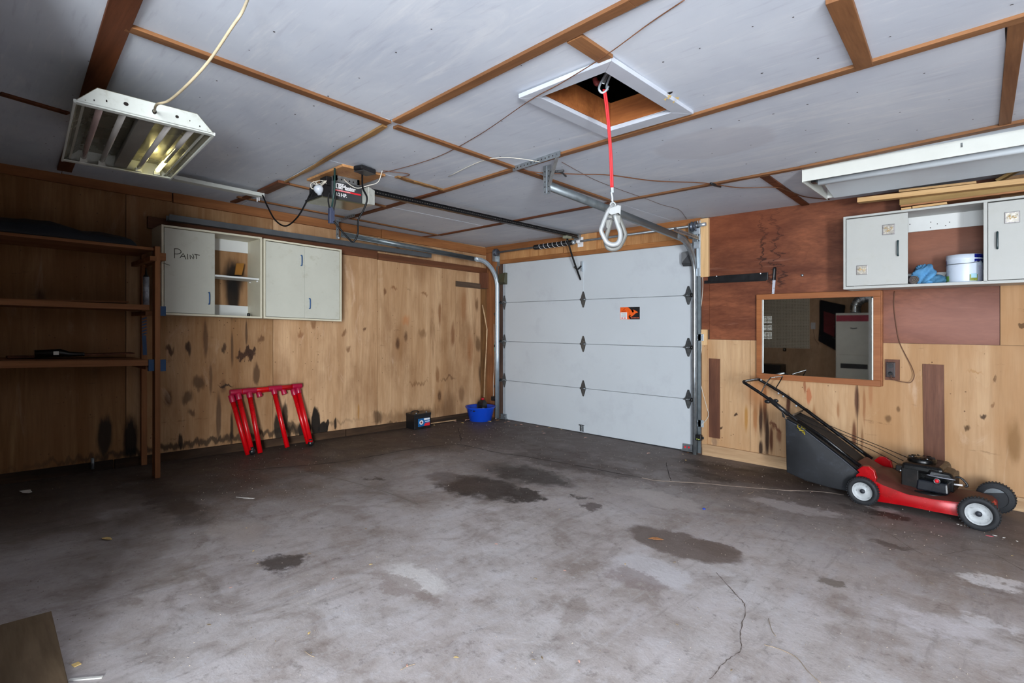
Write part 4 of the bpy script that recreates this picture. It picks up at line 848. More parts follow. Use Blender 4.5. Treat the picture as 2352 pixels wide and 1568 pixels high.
MB().hexa([H(.44, .02, .012), H(.56, .02, .012), H(.56, .98, .012), H(.44, .98, .012), H(.46, .02, hgt - .002), H(.54, .02, hgt - .002), H(.54, .98, hgt - .002), H(.46, .98, hgt - .002)]).build('ballast_cover', simple('ballast_cover_paint', RGB(126, 124, 118), .35, .3), hl)
M_tube = simple('lamp_tube_glass', RGB(150, 146, 142), .15, 0, .06, 4); M_tubep = simple('lamp_tube_pinkish', RGB(140, 120, 116), .15, 0, .06, 4)
for i, u in enumerate((.17, .33, .67, .85)):
    mt = M_tubep if i == 0 else M_tube
    if i < 3: MB().tube([H(u, .02, .022), H(u, .93, .022), H(u, .95, .022)], [.0125, .0125, .008], 12).build('lamp_tube', mt, hl)
    else:
        tb = MB().tube([H(u, .02, .022), H(u, .70, .022)], .0125, 12).build('lamp_tube', mt, hl)
        MB().tube([H(u, .70, .022), H(u, .93, .022), H(u, .95, .022)], [.0126, .0126, .008], 12).build('lit_end', emis('lit_tube_glow', RGB(255, 244, 170), 3.0), tb, label='glowing yellow-white end of the lamp tube')
    MB().beam(H(u - .03, .965, .012), H(u + .03, .965, .012), .02, .02).build('lamp_holder', M_hood, hl)
m = MB()
f0 = lambda u, v, t: H(u, -.0015, v)
for cu, cv, ru, rv in ((.33, .038, .018, .008), (.53, .036, .017, .012), (.70, .038, .014, .007), (.12, .02, .005, .004), (.2, .03, .006, .005), (.88, .02, .005, .004), (.8, .034, .004, .003)):
    m.add([H(cu + ru * math.cos(k * .524) * 1, -.0015, cv + rv * math.sin(k * .524)) for k in range(12)], [tuple(range(12))])
m.build('knockout_holes', M_hole, hl)['kind'] = 'stuff'
hp = H(.53, -.004, .036)
cord([hp + W * .05, hp, D(360, 240, 2.02), D(388, 231, 1.96), D(430, 195, 1.85), D(480, 140, 1.78), D(533, 62, 1.70), D(555, 30, 1.68), D(571, -6, 1.75)], .0048, M_cordtan, '', par=hl)
for u, v in ((.35, .9), (.6, .9)):
    p = H(u, v, hgt); MB().cyl(p, (p.x, p.y, cz(p.x, p.y) - .002), .002, 6).build('hanging_wire', M_galv, hl)
# glow inside the hood from the half-lit tube
l = bpy.data.lights.new('tube_glow', 'POINT'); l.energy = .35; l.color = (1, .86, .35); l.shadow_soft_size = .02
lo = bpy.data.objects.new('tube_glow', l); COL.objects.link(lo); lo.location = H(.78, .82, .03)

# thin strip light behind it, on the ceiling
a, b = C(396, 408, -.02), C(601, 449, -.02)
sl_ = thing('strip_light', 'thin white strip light without tube on the dark ceiling behind the hood light', 'ceiling light', (a + b) / 2)
MB().beam(a, b, .075, .03).build('channel', M_hood, sl_, bevel=.002)
d_ = (b - a).normalized(); MB().beam(b - d_ * .003, b + d_ * .004, .08, .034).build('end_cap', M_hood, sl_)
for k in (-.02, .02):
    q = b - d_ * .03 + Vector((k, 0, -.02)); MB().cyl(q, q - ez * .035, .005, 8).build('lamp_pin', M_wht, sl_)

# ------------------------------------------------------------------ long strip light, upper right
X0, X1 = 4.16, 6.6; Y0, Y1 = 4.04, 4.70; zt_ = 2.372; zl = 2.283
fx = thing('fluorescent_fixture', 'long cream fluorescent strip light under the ceiling at the upper right', 'ceiling light', ((X0 + X1) / 2, 4.35, 2.3))
box((X0 + .004, Y0, zl), (X1, Y0 + .004, zt_)).build('side_panel', M_cream, fx, bevel=.001)
MB().box((X0 + .004, Y1 - .006, zl), (X1, Y1, zt_)).build('side_panel', M_cream, fx)
MB().prism([(Y0 - .002, zt_), (Y0 - .002, zl - .004), (Y1, zl - .012), (Y1, zl + .03), ((Y0 + Y1) / 2, zt_)], lambda u, v, t: Vector((X0 + t, u, v)), 0, .005).build('end_plate', M_cream, fx)
M_r = simple('fixture_reflector', RGB(206, 214, 220), .4, 0, .04, 6)
MB().add([(X0 + .05, Y1 - .006, zl - .006), (X1, Y1 - .006, zl - .006), (X1, Y1 - .36, 2.34), (X0 + .05, Y1 - .36, 2.34)], [(0, 1, 2, 3)]).add([(X0 + .05, Y0 + .006, 2.35), (X1, Y0 + .006, 2.35), (X1, Y1 - .36, 2.352), (X0 + .05, Y1 - .36, 2.352)], [(0, 1, 2, 3)]).build('reflector', M_r, fx, solid=.002)
box((X0 + .004, Y0 + .004, 2.354), (X1, Y1 - .006, zt_)).build('top_plate', M_cream, fx)
MB().cyl((X0 + .06, Y0 + .17, 2.30), (X1, Y0 + .17, 2.30), .022, 16).build('lamp_tube', M_r, fx)
MB().box((X0 + .05, Y0 + .15, 2.335), (X1, Y0 + .30, 2.352)).build('ballast_cover', M_r, fx, bevel=.002)
MB().box((X0 + .03, Y0 + .10, 2.29), (X0 + .06, Y0 + .15, 2.352)).build('lamp_holder', M_black, fx)
MB().cyl((X0 + .07, Y0 + .30, 2.335), (X0 + .10, Y0 + .30, 2.31), .014, 10).build('spare_holder', M_wht, fx)
MB().box((5.0, Y0 - .004, zl + .045), (5.008, Y0, zl + .07)).build('clip', M_hinge, fx)

# ------------------------------------------------------------------ wall cabinets on the left wall
XF = XL + .32
def lcab(name, label, y0, y1, zt0, zt1, zb0, zb1, doors, shelf, grp):
    t = thing(name, label, 'cabinet', (XL, y0, zb0), grp)
    ztf = lambda y: zt0 + (zt1 - zt0) * (y - y0) / (y1 - y0); zbf = lambda y: zb0 + (zb1 - zb0) * (y - y0) / (y1 - y0); th = .016
    def pl(nm, ya, yb, fz0, fz1, xa, xb, mat=M_cabedge, par=t, bevel=.001, label=None):
        return MB().hexa([(x, y, fn(y)) for fn in (fz0, fz1) for x, y in ((xa, ya), (xb, ya), (xb, yb), (xa, yb))]).build(nm, mat, par, bevel=bevel, label=label)
    pl('side_panel', y0, y0 + th, zbf, ztf, XL, XF); pl('side_panel', y1 - th, y1, zbf, ztf, XL, XF)
    pl('top_panel', y0 + th, y1 - th, lambda y: ztf(y) - th, ztf, XL, XF); pl('bottom_panel', y0 + th, y1 - th, zbf, lambda y: zbf(y) + th, XL, XF)
    pl('back_rail', y0 + th, y1 - th, lambda y: ztf(y) - .125, lambda y: ztf(y) - th, XL + .001, XL + .014, M_cabin); pl('back_rail', y0 + th, y1 - th, lambda y: zbf(y) + th, lambda y: zbf(y) + .12, XL + .001, XL + .014, M_cabin)
    if shelf:
        zm = shelf; pl('shelf', y0 + th, y1 - th, lambda y: zm - .028 * (y - y0), lambda y: zm + .016 - .028 * (y - y0), XL + .02, XF - .03, M_cabin)
        for xx in (XF - .06, XL + .08): MB().cyl((xx, y1 - th - .012, zm - .034), (xx, y1 - th, zm - .034), .006, 8).build('shelf_peg', M_wht, t)
    for (ya, yb, xo, hy, hz, lab) in doors:
        dr = pl('cabinet_door', ya, yb, lambda y: zbf(y) + th + .004, lambda y: ztf(y) - th - .006, XF - .020 - xo, XF - .006 - xo, M_cab, t, .001)
        xh = XF - .006 - xo
        MB().tube(spl([(xh, hy, hz + .05), (xh + .018, hy, hz + .046), (xh + .022, hy, hz), (xh + .018, hy, hz - .046), (xh, hy, hz - .05)], 5), .0055, 8).build('handle', M_blue, dr, label='blue plastic D handle')
    return t, ztf, zbf
p1, p2, p3, p4 = L(371, 515, XF), L(603, 545, XF), L(600, 731, XF), L(372, 722, XF)
h1 = L(480, 685, XF); dl = L(494, 600, XF).y
c1, z1t, z1b = lcab('wall_cabinet', 'cream wall cabinet with PAINT handwritten on its left door and an open right half', p1.y, p2.y - .004, p1.z, p2.z, p4.z, p3.z, [(p1.y + .022, dl, 0, h1.y, h1.z, '')], L(545, 632, XF - .03).z - .01, None)
q1, q2, q3, q4 = L(606, 547, XF), L(785, 573, XF), L(783, 738, XF), L(604, 731, XF)
mid = L(700, 650, XF).y; ha, hb_ = L(692, 598, XF), L(711, 697, XF)
c2, z2t, z2b = lcab('wall_cabinet', 'cream wall cabinet with two closed doors right of the PAINT cabinet', q1.y, q2.y, q1.z, q2.z, q4.z, q3.z, [(q1.y + .022, mid - .001, 0, ha.y, ha.z, ''), (mid + .001, q2.y - .022, .001, hb_.y, hb_.z, '')], None, None)
# handwritten PAINT (pixel strokes traced onto the door face)
XD = XF - .0056
def wr_(px, py): return L(380 + px / 23.52, 560 + py / 23.52, XD)
ink = MB()
for s in ([(490, 240), (500, 500), (497, 775)], [(470, 262), (640, 255), (760, 300), (830, 380), (858, 450), (780, 515), (640, 548), (460, 535)], [(785, 765), (880, 620), (955, 508), (1030, 640), (1110, 835)], [(870, 668), (1050, 680)], [(1198, 545), (1212, 835)], [(1355, 820), (1325, 590), (1420, 700), (1510, 815), (1530, 740), (1510, 640), (1465, 545)], [(1560, 560), (1680, 575), (1850, 612)], [(1650, 590), (1682, 810)]):
    ink.tube([wr_(*p) for p in s], .003, 6)
ink.build('handwriting', M_ink, [o for o in c1.children if o.name.startswith('cabinet_door')][0], label='PAINT handwritten in dark marker')
MB().tube([L(372, 603, XF), L(390, 609, XD)], .0022, 6).build('pen_stroke', M_ink, c1)
# things in the open half of the PAINT cabinet
pv = L(571, 722, XF - .06)
t = tag(MB().cyl((XF - .06, pv.y, z1b(pv.y) + .017), (XF - .06, pv.y, z1b(pv.y) + .045), .013, 14).build('black_cap', M_black), 'small black cap in the lower right corner of the PAINT cabinet', 'cap')
pf = L(545, 618, XL + .15); zs = pf.z
t = thing('flat_box', 'yellow and brown flat packet leaning on the shelf of the PAINT cabinet', 'packet', (XL + .1, pf.y, L(545, 628, XL + .15).z))
MB().hexa([(XL + .1, pf.y - .01, zs - .05), (XL + .12, pf.y - .01, zs - .05), (XL + .12, pf.y + .05, zs - .05), (XL + .1, pf.y + .05, zs - .05), (XL + .09, pf.y + .01, zs + .06), (XL + .1, pf.y + .01, zs + .06), (XL + .1, pf.y + .08, zs + .065), (XL + .09, pf.y + .08, zs + .065)]).build('packet', simple('ochre_card', RGB(150, 98, 24), .6), t)
# ------------------------------------------------------------------ metal gutters lying above the left cabinets
a = L(385, 500, XL + .12); b = L(985, 588, XL + .10)
gt = thing('metal_gutter', 'long grey metal gutter lying above the left wall cabinets', 'gutter', (a + b) / 2)
MB().sweep([(.05, .022), (.05, -.02), (-.045, -.02), (-.045, .026)], [a, a.lerp(b, .5), b], (1, 0, 0)).build('channel', M_galvd, gt, solid=.003)
MB().beam(a + Vector((.052, 0, -.001)), b + Vector((.052, 0, -.001)), .004, .05).build('front_lip', simple('gutter_face', RGB(96, 100, 104), .45, .5, .15, 3), gt)
for px in (905, 925, 945): 
    q = L(px, 577, XL + .15); MB().beam(q + Vector((0, -.01, -.025)), q + Vector((0, .015, .02)), .004, .004).build('strap_end', M_hinge, gt)

# ------------------------------------------------------------------ long wall cabinet on the right
YF = YW - .32
R0 = V(1937, 497, YF); Rb = V(1934, 662, YF); xm0, xm1 = V(2259, 560, YF).x, V(2268, 560, YF).x
x0, x1, zt, zb_ = R0.x, 6.30, 2.152, 1.576; th = .016
rc = thing('wall_cabinet', 'long white wall cabinet with dark handles and an open bay, right of the door', 'cabinet', (x0, YF, zb_))
def rb(nm, a, b, mat=M_cabr, par=rc, bevel=.001): return box(a, b).build(nm, mat, par, bevel=bevel)
rb('side_panel', (x0, YF, zb_), (x0 + th, YW, zt)); rb('side_panel', (x1 - th, YF, zb_), (x1, YW, zt)); rb('divider', (xm0, YF, zb_ + th), (xm1, YW, zt - th))
rb('top_panel', (x0 + th, YF, zt - th), (x1 - th, YW, zt)); rb('bottom_panel', (x0 + th, YF, zb_), (x1 - th, YW, zb_ + th + .004))
for xa, xb in ((x0 + th, xm0), (xm1, x1 - th)):
    rb('back_rail', (xa, YW - .016, zt - .13), (xb, YW - .002, zt - th), M_cabin); rb('back_rail', (xa, YW - .016, zb_ + th), (xb, YW - .002, zb_ + .12), M_cabin)
ds = []
xd = V(2085, 570, YF).x
for xa, xb, hpx, hpy in ((x0 + th + .005, xd, 2063, 570), (xm1 + .003, 5.62, 2291, 552), (5.625, x1 - th - .003, 0, 0)):
    d = rb('cabinet_door', (xa, YF + .002, zb_ + th + .008), (xb, YF + .016, zt - th - .008), M_cabr); ds.append(d)
    if hpx:
        h = V(hpx, hpy, YF); MB().tube(spl([(h.x, YF, h.z + .055), (h.x, YF - .018, h.z + .05), (h.x, YF - .022, h.z), (h.x, YF - .018, h.z - .05), (h.x, YF, h.z - .055)], 5), .006, 8).build('handle', M_green, d, label='dark green D handle')
M_tilem = simple('pale_relief_metal', RGB(190, 184, 172), .25, .5, .2, 60); M_tiler = simple('tile_rim', RGB(150, 146, 146), .3, .6, .1, 30); M_gold = simple('gold_relief', RGB(206, 178, 130), .3, .4, .3, 60)
for px, py, d, hw in ((2041, 527, ds[0], .039), (1980, 620, ds[0], .037), (2325, 499, ds[1], .038)):
    c = V(px, py, YF); yy = YF - .001
    o = box((c.x - hw, yy - .004, c.z - hw), (c.x + hw, yy + .002, c.z + hw)).build('decorative_tile', M_tiler, d, bevel=.002)
    box((c.x - hw * .82, yy - .0055, c.z - hw * .82), (c.x + hw * .82, yy - .003, c.z + hw * .82)).build('tile_face', M_tilem, d)
    m = MB()
    for k in range(26):
        a_ = random.uniform(math.pi * 1.0, math.pi * 2.0); r = hw * random.uniform(.25, .72); m.sphere((c.x + r * math.cos(a_), yy - .006, c.z + hw * .45 + r * math.sin(a_) * 1.3), hw * random.uniform(.06, .12), 6, 4)
    m.build('tile_relief', M_gold, d)
m = MB()
for px, py in ((2090, 515), (2138, 510), (2137, 523), (2153, 514), (2172, 518), (2181, 510)):
    c = V(px, py, YW - .017); m.cyl((c.x, c.y + .001, c.z), (c.x, c.y - .001, c.z), .0035, 8)
m.build('screw_holes', M_hole, rc)
# paint bucket
bc = V(2215, 645, YW - .16); br = .104
bk = thing('paint_bucket', 'white plastic paint bucket with wire handle in the open cabinet bay', 'bucket', (bc.x, YW - .16, zb_ + th + .004)); zf = zb_ + th + .005; by = YW - .16
M_bk = simple('bucket_plastic', RGB(206, 216, 230), .3, 0, .03, 4)
MB().lathe([(0, 0), (br * .95, 0), (br * .96, .01), (br * .99, .16), (br * 1.01, .165), (br * 1.01, .172), (br, .175), (br * 1.0, .20), (br * .97, .20), (br * .95, .03), (0, .03)], (bc.x, by, zf), n=36).build('body', M_bk, bk)
def patch(a0, a1, z0, z1, r, mat, nm, jag=0):
    m = MB(); vs = []; N = 12
    for i in range(N + 1):
        a = a0 + (a1 - a0) * i / N
        for z in (z0 + (random.uniform(-jag, jag) if jag else 0), z1): vs.append((bc.x + r * math.cos(a), by + r * math.sin(a), zf + z))
    m.add(vs, [(2 * i, 2 * i + 2, 2 * i + 3, 2 * i + 1) for i in range(N)], True); return m.build(nm, mat, bk)
va = math.atan2(CAM.y - by, CAM.x - bc.x)
patch(va + .55, va + 1.5, .142, .198, br * 1.004, simple('navy_paint', RGB(10, 20, 110), .3), 'paint_drip', .012)
patch(va - 1.35, va - .95, .012, .05, br * 1.004, simple('green_label', RGB(130, 176, 60), .4), 'green_label'); patch(va + .28, va + .75, .01, .055, br * 1.004, simple('olive_print', RGB(140, 148, 60), .4, 0, .5, 60), 'photo_print', .0)
patch(va + .35, va + .7, .03, .06, br * 1.006, simple('pale_blue_print', RGB(160, 200, 214), .4), 'label_print'); patch(va + .82, va + 1.3, .01, .12, br * 1.004, simple('grey_small_text_label', RGB(186, 188, 206), .4, 0, .2, 60), 'side_label')
patch(va - 1.4, va - 1.25, .13, .17, br * 1.004, simple('navy_paint', RGB(10, 20, 110), .3), 'paint_drip', .01)
MB().tube([(bc.x + br * 1.03 * math.cos(va + a), by + br * 1.03 * math.sin(va + a), zf + .132 + .03 * (max(0, a) / 1.5) ** 1.5) for a in [x * .1 for x in range(-17, 17)]], .0025, 6).build('wire_handle', M_hinge, bk)
cord([V(2177, 625, YW - .018), V(2172, 632, YW - .018), V(2175, 640, YW - .018), V(2173, 647, YW - .018)], .0015, M_cordbrn, 'thin wire hanging beside the white paint bucket', 'wire', 'wire')
# crumpled cloths
def cloth(name, label, cat, mat, c, sz, seed, amp=.35, n=28, drop=None):
    rnd = random.Random(seed); ph = [(rnd.uniform(2, 9), rnd.uniform(2, 9), rnd.uniform(0, 6), rnd.uniform(.3, 1)) for _ in range(7)]; m = MB(); vs = []; N = n; Mh = n // 2
    for i in range(Mh + 1):
        th_ = math.pi * i / Mh
        for k in range(N):
            a = 2 * math.pi * k / N; d = 1 + amp * sum(w_ * math.sin(p * th_ + round(q) * a + r) for p, q, r, w_ in ph) / 4 * math.sin(th_)
            v = Vector((math.sin(th_) * math.cos(a) * sz[0], math.sin(th_) * math.sin(a) * sz[1], math.cos(th_) * sz[2])) * d + Vector(c)
            if drop is not None: v.z = max(v.z, drop)
            vs.append(v)
    m.add(vs, [(i * N + k, (i + 1) * N + k, (i + 1) * N + (k + 1) % N, i * N + (k + 1) % N) for i in range(Mh) for k in range(N)], True)
    return tag(m.build(name, mat), label, cat)
M_bcl = simple('blue_rag', RGB(84, 142, 186), .85, 0, .25, 12, .5); M_gcl = simple('dark_grey_rag', RGB(70, 62, 62), .9, 0, .2, 14, .5)
sf = zb_ + th + .005
p = V(2130, 628, YW - .22); cloth('blue_rag', 'crumpled blue rag in the open cabinet bay beside the grey roll', 'rag', M_bcl, (p.x - .01, YW - .22, sf + .062), (.062, .06, .082), 5, .7, 36, sf)
p = V(2146, 640, YW - .22); cloth('blue_rag', 'flattened end of blue rag lying right of the crumpled rag', 'rag', simple('teal_blue_rag', RGB(68, 118, 150), .85, 0, .25, 12, .5), (p.x + .005, YW - .2, sf + .028), (.058, .06, .04), 8, .5, 30, sf)
t = thing('grey_cloth_roll', 'dark grey rolled cloth at the left of the open cabinet bay', 'cloth', (V(2097, 640, YW - .25).x, YW - .25, sf))
p = V(2096, 640, YW - .26); m = MB(); pts = []
rr = .03
m.tube([(p.x - .045, YW - .12, sf + .045), (p.x - .01, YW - .2, sf + .036), (p.x + .012, YW - .285, sf + .032)], [.028, .032, .031], 14, flat=.95); m.build('roll', M_gcl, t)
pts = [(p.x + .012 + math.cos(a) * r * .9, YW - .2865, sf + .032 + math.sin(a) * r) for a, r in [(k * .4, .004 + k * .0007) for k in range(36)]]; MB().tube(pts, .0018, 5).build('roll_edge', simple('roll_hem', RGB(116, 110, 96), .8), t)
p = V(2108, 610, YW - .2); m = MB().hexa([(p.x - .035, YW - .22, sf + .05), (p.x + .02, YW - .24, sf + .05), (p.x + .02, YW - .15, sf + .05), (p.x - .03, YW - .14, sf + .05), (p.x - .025, YW - .2, sf + .125), (p.x + .025, YW - .21, sf + .135), (p.x + .025, YW - .16, sf + .13), (p.x - .02, YW - .15, sf + .12)]); m.build('folded_cloth', M_gcl, t, bevel=.01, smooth=True)
# ------------------------------------------------------------------ lumber on top of that cabinet
def plank(px0, py0, px1, py1, y, w, h, mat, label, tilt=0, xend=None, yend=None):
    a = V(px0, py0, y); b = V(px1, py1, yend or y)
    if xend: d = (b - a); b = a + d * ((xend - a.x) / d.x)
    o = MB().beam(a, b, w, h).build('lumber_plank', mat, None, bevel=.0015); return tag(o, label, 'plank', None)
plank(1971, 461, 2352, 417, YF + .05, .07, .036, M_pinex, 'long pale pine plank on the cabinet top, sticking out furthest left', xend=6.1)
plank(2066, 440, 2243, 420, YF + .06, .07, .016, M_pinex, 'short thin pine board lying on top of the longest plank')
plank(2068, 467, 2352, 432, YF + .135, .09, .045, M_greenpine, 'greenish thick plank under the pale pine plank on the cabinet', xend=6.2)
plank(2134, 451, 2352, 426, YF + .14, .08, .012, M_greenpine, 'thin grey-green slat between the pale pine and the greenish plank', xend=6.0)
plank(2070, 475, 2352, 440, YF + .08, .08, .012, wood('reddish_ply_strip', (190, 136, 92), (150, 98, 62), 0, 7, .07, .6, 0, seed=51), 'reddish plywood strip lying just above the white cabinet top', xend=6.1)
plank(2072, 482, 2095, 479, YF + .07, .09, .014, M_pinex, 'short pine offcut at the left end of the lumber stack')
plank(2097, 478, 2176, 468, YF + .06, .08, .016, M_pinex, 'second pine offcut directly on the cabinet top')
plank(2288, 417, 2352, 383, YF + .16, .08, .02, M_greenpine, 'grey-green board slanting up to the right behind the lumber', xend=5.8)

# ------------------------------------------------------------------ mirror
mr = thing('wall_mirror', 'rectangular mirror in an orange-brown wooden frame above the lawn mower', 'mirror', (3.96, YW - .03, 1.19))
mx0, mx1, mz0, mz1 = 3.474, 4.437, .793, 1.575; iw = .05; yo = YW - .045; yi = YW - .03
for a, b in (((mx0, yo, mz1 - iw), (mx1, YW, mz1)), ((mx0, yo, mz0), (mx1, YW, mz0 + iw)), ((mx0, yo, mz0 + iw), (mx0 + iw, YW, mz1 - iw)), ((mx1 - iw, yo, mz0 + iw), (mx1, YW, mz1 - iw))): box(a, b).build('frame_board', M_mirrorwood, mr, bevel=.003)
box((mx1, yo + .004, mz0 + .004), (mx1 + .012, YW, mz1 - .004)).build('outer_bead', M_mirrorwood, mr, bevel=.002)
n = NT('mirror_glass'); n.b.inputs['Metallic'].default_value = 1; n.rough(n.mr(n.noise(n.co, 40, 6), .5, .9, .015, .06)); n.col(n.mix(n.mr(n.noise(n.co, 120, 3), .68, .74, 0, .35), (.62, .64, .62, 1), (.9, .9, .88, 1)))
box((mx0 + iw, yi, mz0 + iw), (mx1 - iw, YW - .002, mz1 - iw)).build('glass', n.m, mr)
box((mx0 + iw - .001, yi - .012, mz0 + iw + .005), (mx0 + iw + .006, yi, mz1 - iw)).build('white_edge_strip', M_cabr, mr)
box((mx1 - iw - .0015, yi - .010, mz0 + iw), (mx1 - iw + .001, yi, mz1 - iw)).build('white_edge_strip', M_cabr, mr)

# knife rack, knife, hook, outlet
kb = thing('magnetic_rack', 'black magnetic tool bar mounted on the dark brown plywood', 'tool rack', (3.27, YW - .01, 1.74))
b0, b1 = V(1625, 640), V(1765, 634)
MB().hexa([(3.0, YW - .018, 1.722), (b1.x, YW - .018, 1.708), (b1.x, YW, 1.708), (3.0, YW, 1.722), (3.0, YW - .018, 1.775), (b1.x, YW - .018, 1.778), (b1.x, YW, 1.778), (3.0, YW, 1.775)]).build('bar', M_black, kb, bevel=.002)
MB().hexa([(2.96, YW - .014, 1.705), (b1.x - .02, YW - .014, 1.70), (b1.x - .02, YW, 1.70), (2.96, YW, 1.705), (2.96, YW - .014, 1.735), (b1.x - .02, YW - .014, 1.735), (b1.x - .02, YW, 1.735), (2.96, YW, 1.735)]).build('back_plate', M_black, kb)
for px, py in ((1646, 634), (1747, 628)):
    q = V(px, py, YW - .018); MB().sphere(q, .006, 8, 6).build('screw', M_wht, kb)
kn = thing('knife', 'knife with black handle hanging on the brown wall above the mirror', 'knife', (3.62, YW - .01, 1.58))
k0, k1, k2 = V(1780, 613, YW - .012), V(1778, 643, YW - .012), V(1776, 673, YW - .01)
MB().tube([k0, k0.lerp(k1, .15), k0.lerp(k1, .6), k1.lerp(k0, .08), k1], [.011, .0155, .0145, .016, .019], 12, flat=.55).build('handle', M_black, kn)
MB().hexa([(k1.x - .013, YW - .012, k1.z), (k1.x + .012, YW - .012, k1.z), (k1.x + .012, YW - .009, k1.z), (k1.x - .013, YW - .009, k1.z), (k2.x - .012, YW - .012, k2.z - .01), (k2.x + .009, YW - .012, k2.z - .01), (k2.x + .009, YW - .009, k2.z - .01), (k2.x - .012, YW - .009, k2.z - .01)]).build('blade', simple('knife_blade', RGB(206, 210, 222), .3, .3, .05, 30), kn)
q = V(1843, 632); tag(MB().lathe([(0, .014), (.009, .012), (.012, .006), (.009, 0), (.006, 0)], (q.x, YW, q.z), (0, -1, 0), 14).build('round_knob', M_galv), 'small round metal knob on the brown plywood left of the white cabinet', 'knob')
ou = thing('wall_outlet', 'brown wall outlet on a wooden plate right of the mirror', 'outlet', (4.50, YW, .935))
box((4.462, YW - .012, .85), (4.558, YW, 1.016)).build('backing_plate', M_patch, ou)
o = box((4.468, YW - .02, .872), (4.530, YW - .011, .995)).build('cover_plate', simple('brown_bakelite', RGB(48, 34, 34), .3), ou, bevel=.004)
for z in (.965, .905): MB().cyl((4.499, YW - .02, z), (4.499, YW - .024, z), .018, 16).build('socket', M_black, ou)
MB().cyl((4.499, YW - .024, .905), (4.503, YW - .05, .90), .014, 12).build('plug', M_black, ou)
cord([V(2055, 668, YW - .01), V(2053, 700, YW - .01), V(2058, 745, YW - .01), V(2066, 785, YW - .012), V(2080, 815, YW - .015), V(2093, 840, YW - .02), V(2100, 862, YW - .03), V(2093, 877, YW - .04), V(2080, 878, YW - .045), (4.52, YW - .05, .86), (4.503, YW - .045, .90)], .003, M_cordbrn, 'brown lamp cord looping from the white cabinet down to the outlet', 'lamp_cable')

# ------------------------------------------------------------------ strap and hooks hanging from the hatch
hd = 1.04
sp = thing('hanging_lanyard', 'red twin-leg lanyard hanging from the attic hatch on a steel carabiner', 'lanyard', (3.87, 2.10, 2.38))
dC = 2.46
def S(px, py, dd_=0): return D(px, py, dC + dd_)
top = S(1396, 176)
cb = MB().tube(spl([S(1398, 160), S(1380, 190), S(1376, 205), S(1383, 213), S(1392, 208), S(1397, 198)]), .0055, 10).tube(spl([S(1404, 168, .01), S(1396, 188, .01), S(1393, 200, .01), S(1396, 207, .01)]), .005, 8); cb.build('carabiner', M_zinc, sp)
MB().hexa([S(1390, 164), S(1400, 168), S(1400, 168, .03), S(1390, 164, .03), S(1379, 190), S(1389, 194), S(1389, 194, .03), S(1379, 190, .03)]).build('carabiner_gate', M_galv, sp, bevel=.003)
MB().tube(spl([S(1366, 180, .05), S(1370, 192, .05), S(1378, 190, .05)]), .012, 8).build('loop_webbing', simple('dark_red_webbing', RGB(96, 20, 18), .7), sp)
M_str = simple('red_lanyard_webbing', RGB(180, 28, 34), .6, 0, .12, 30)
for k, (o1_, o2_) in enumerate(((-2.1, -1.9), (2.1, 1.8))):
    MB().tube(spl([S(1386 + k * 4, 205), S(1393 + o1_, 240), S(1399 + o1_ * .8, 300), S(1403.5 + o2_, 370), S(1405.5 + o2_, 431)]), .0046, 8, flat=.6).build('strap', M_str, sp)
MB().beam(S(1405.5, 431), S(1406, 443), .013, .012).build('thimble', M_hinge, sp)
MB().tube(spl([S(1404, 441), S(1406, 452), S(1407, 466)]), .005, 8).build('link', M_zinc, sp)
MB().tube(spl([S(1405, 458), S(1408, 468, .012), S(1409, 479, .018)]), .005, 8).build('link', M_zinc, sp)
M_al = simple('cast_aluminium_hook', RGB(134, 136, 136), .45, .1, .06, 30); M_ald = simple('shaded_aluminium_hook', RGB(100, 100, 96), .5, .1, .08, 30)
def hookshape(f, mat, par, flip=1):
    """scaffold hook: closed bent loop with latch; f(u, v, t) in zoom-crop pixels"""
    body = [f(600, 430, 0), f(510, 540, 0), f(460, 640, 0), f(400, 790, 0), f(352, 925, 0), f(350, 955, 0), f(375, 1020, 0)] + spl([f(410, 1090, 0), f(480, 1195, 0), f(590, 1235, 0), f(690, 1205, 0), f(735, 1110, 0), f(735, 980, 0), f(690, 850, 0), f(625, 640, 0)], 5)
    n_ = len(body); o = MB().tube(body, [.0095 + .0025 * math.sin(math.pi * i / n_) for i in range(n_)], 10, flat=.75).build('hook_body', mat, par)
    MB().tube([f(590 + 50 * math.cos(a), 440 + 50 * math.sin(a), 0) for a in [k * math.pi / 8 for k in range(16)]], .0045, 8, closed=True).build('eye', mat, par)
    pl_ = [(530, 500), (620, 470), (690, 440), (755, 455), (745, 640), (700, 600), (640, 620), (560, 640), (500, 600)]
    MB().prism(pl_, lambda u, v, t: f(u, v, t), -.008, .008).build('head_plate', mat, par, bevel=.002)
    MB().prism([(640, 640), (745, 650), (735, 800), (700, 835), (665, 740)], lambda u, v, t: f(u, v, t), -.006, .006).build('latch', M_ald, par, bevel=.002)
def fA(u, v, t): return D(1340 + u / 8.714, 420 + v / 8.714, dC - .012 + t)
def fB(u, v, t): return D(1340 + (1190 - u) / 8.714 , 420 + (v + 88) / 8.714, dC + .018 + t)
ha_ = thing('scaffold_hook', 'front cast aluminium scaffold hook at the end of the red lanyard', 'hook', D(1410, 500, dC - .02)); hookshape(fA, M_al, ha_)
hb2 = thing('scaffold_hook', 'rear aluminium scaffold hook half hidden behind the front hook', 'hook', D(1414, 510, dC + .05)); hookshape(fB, M_ald, hb2)
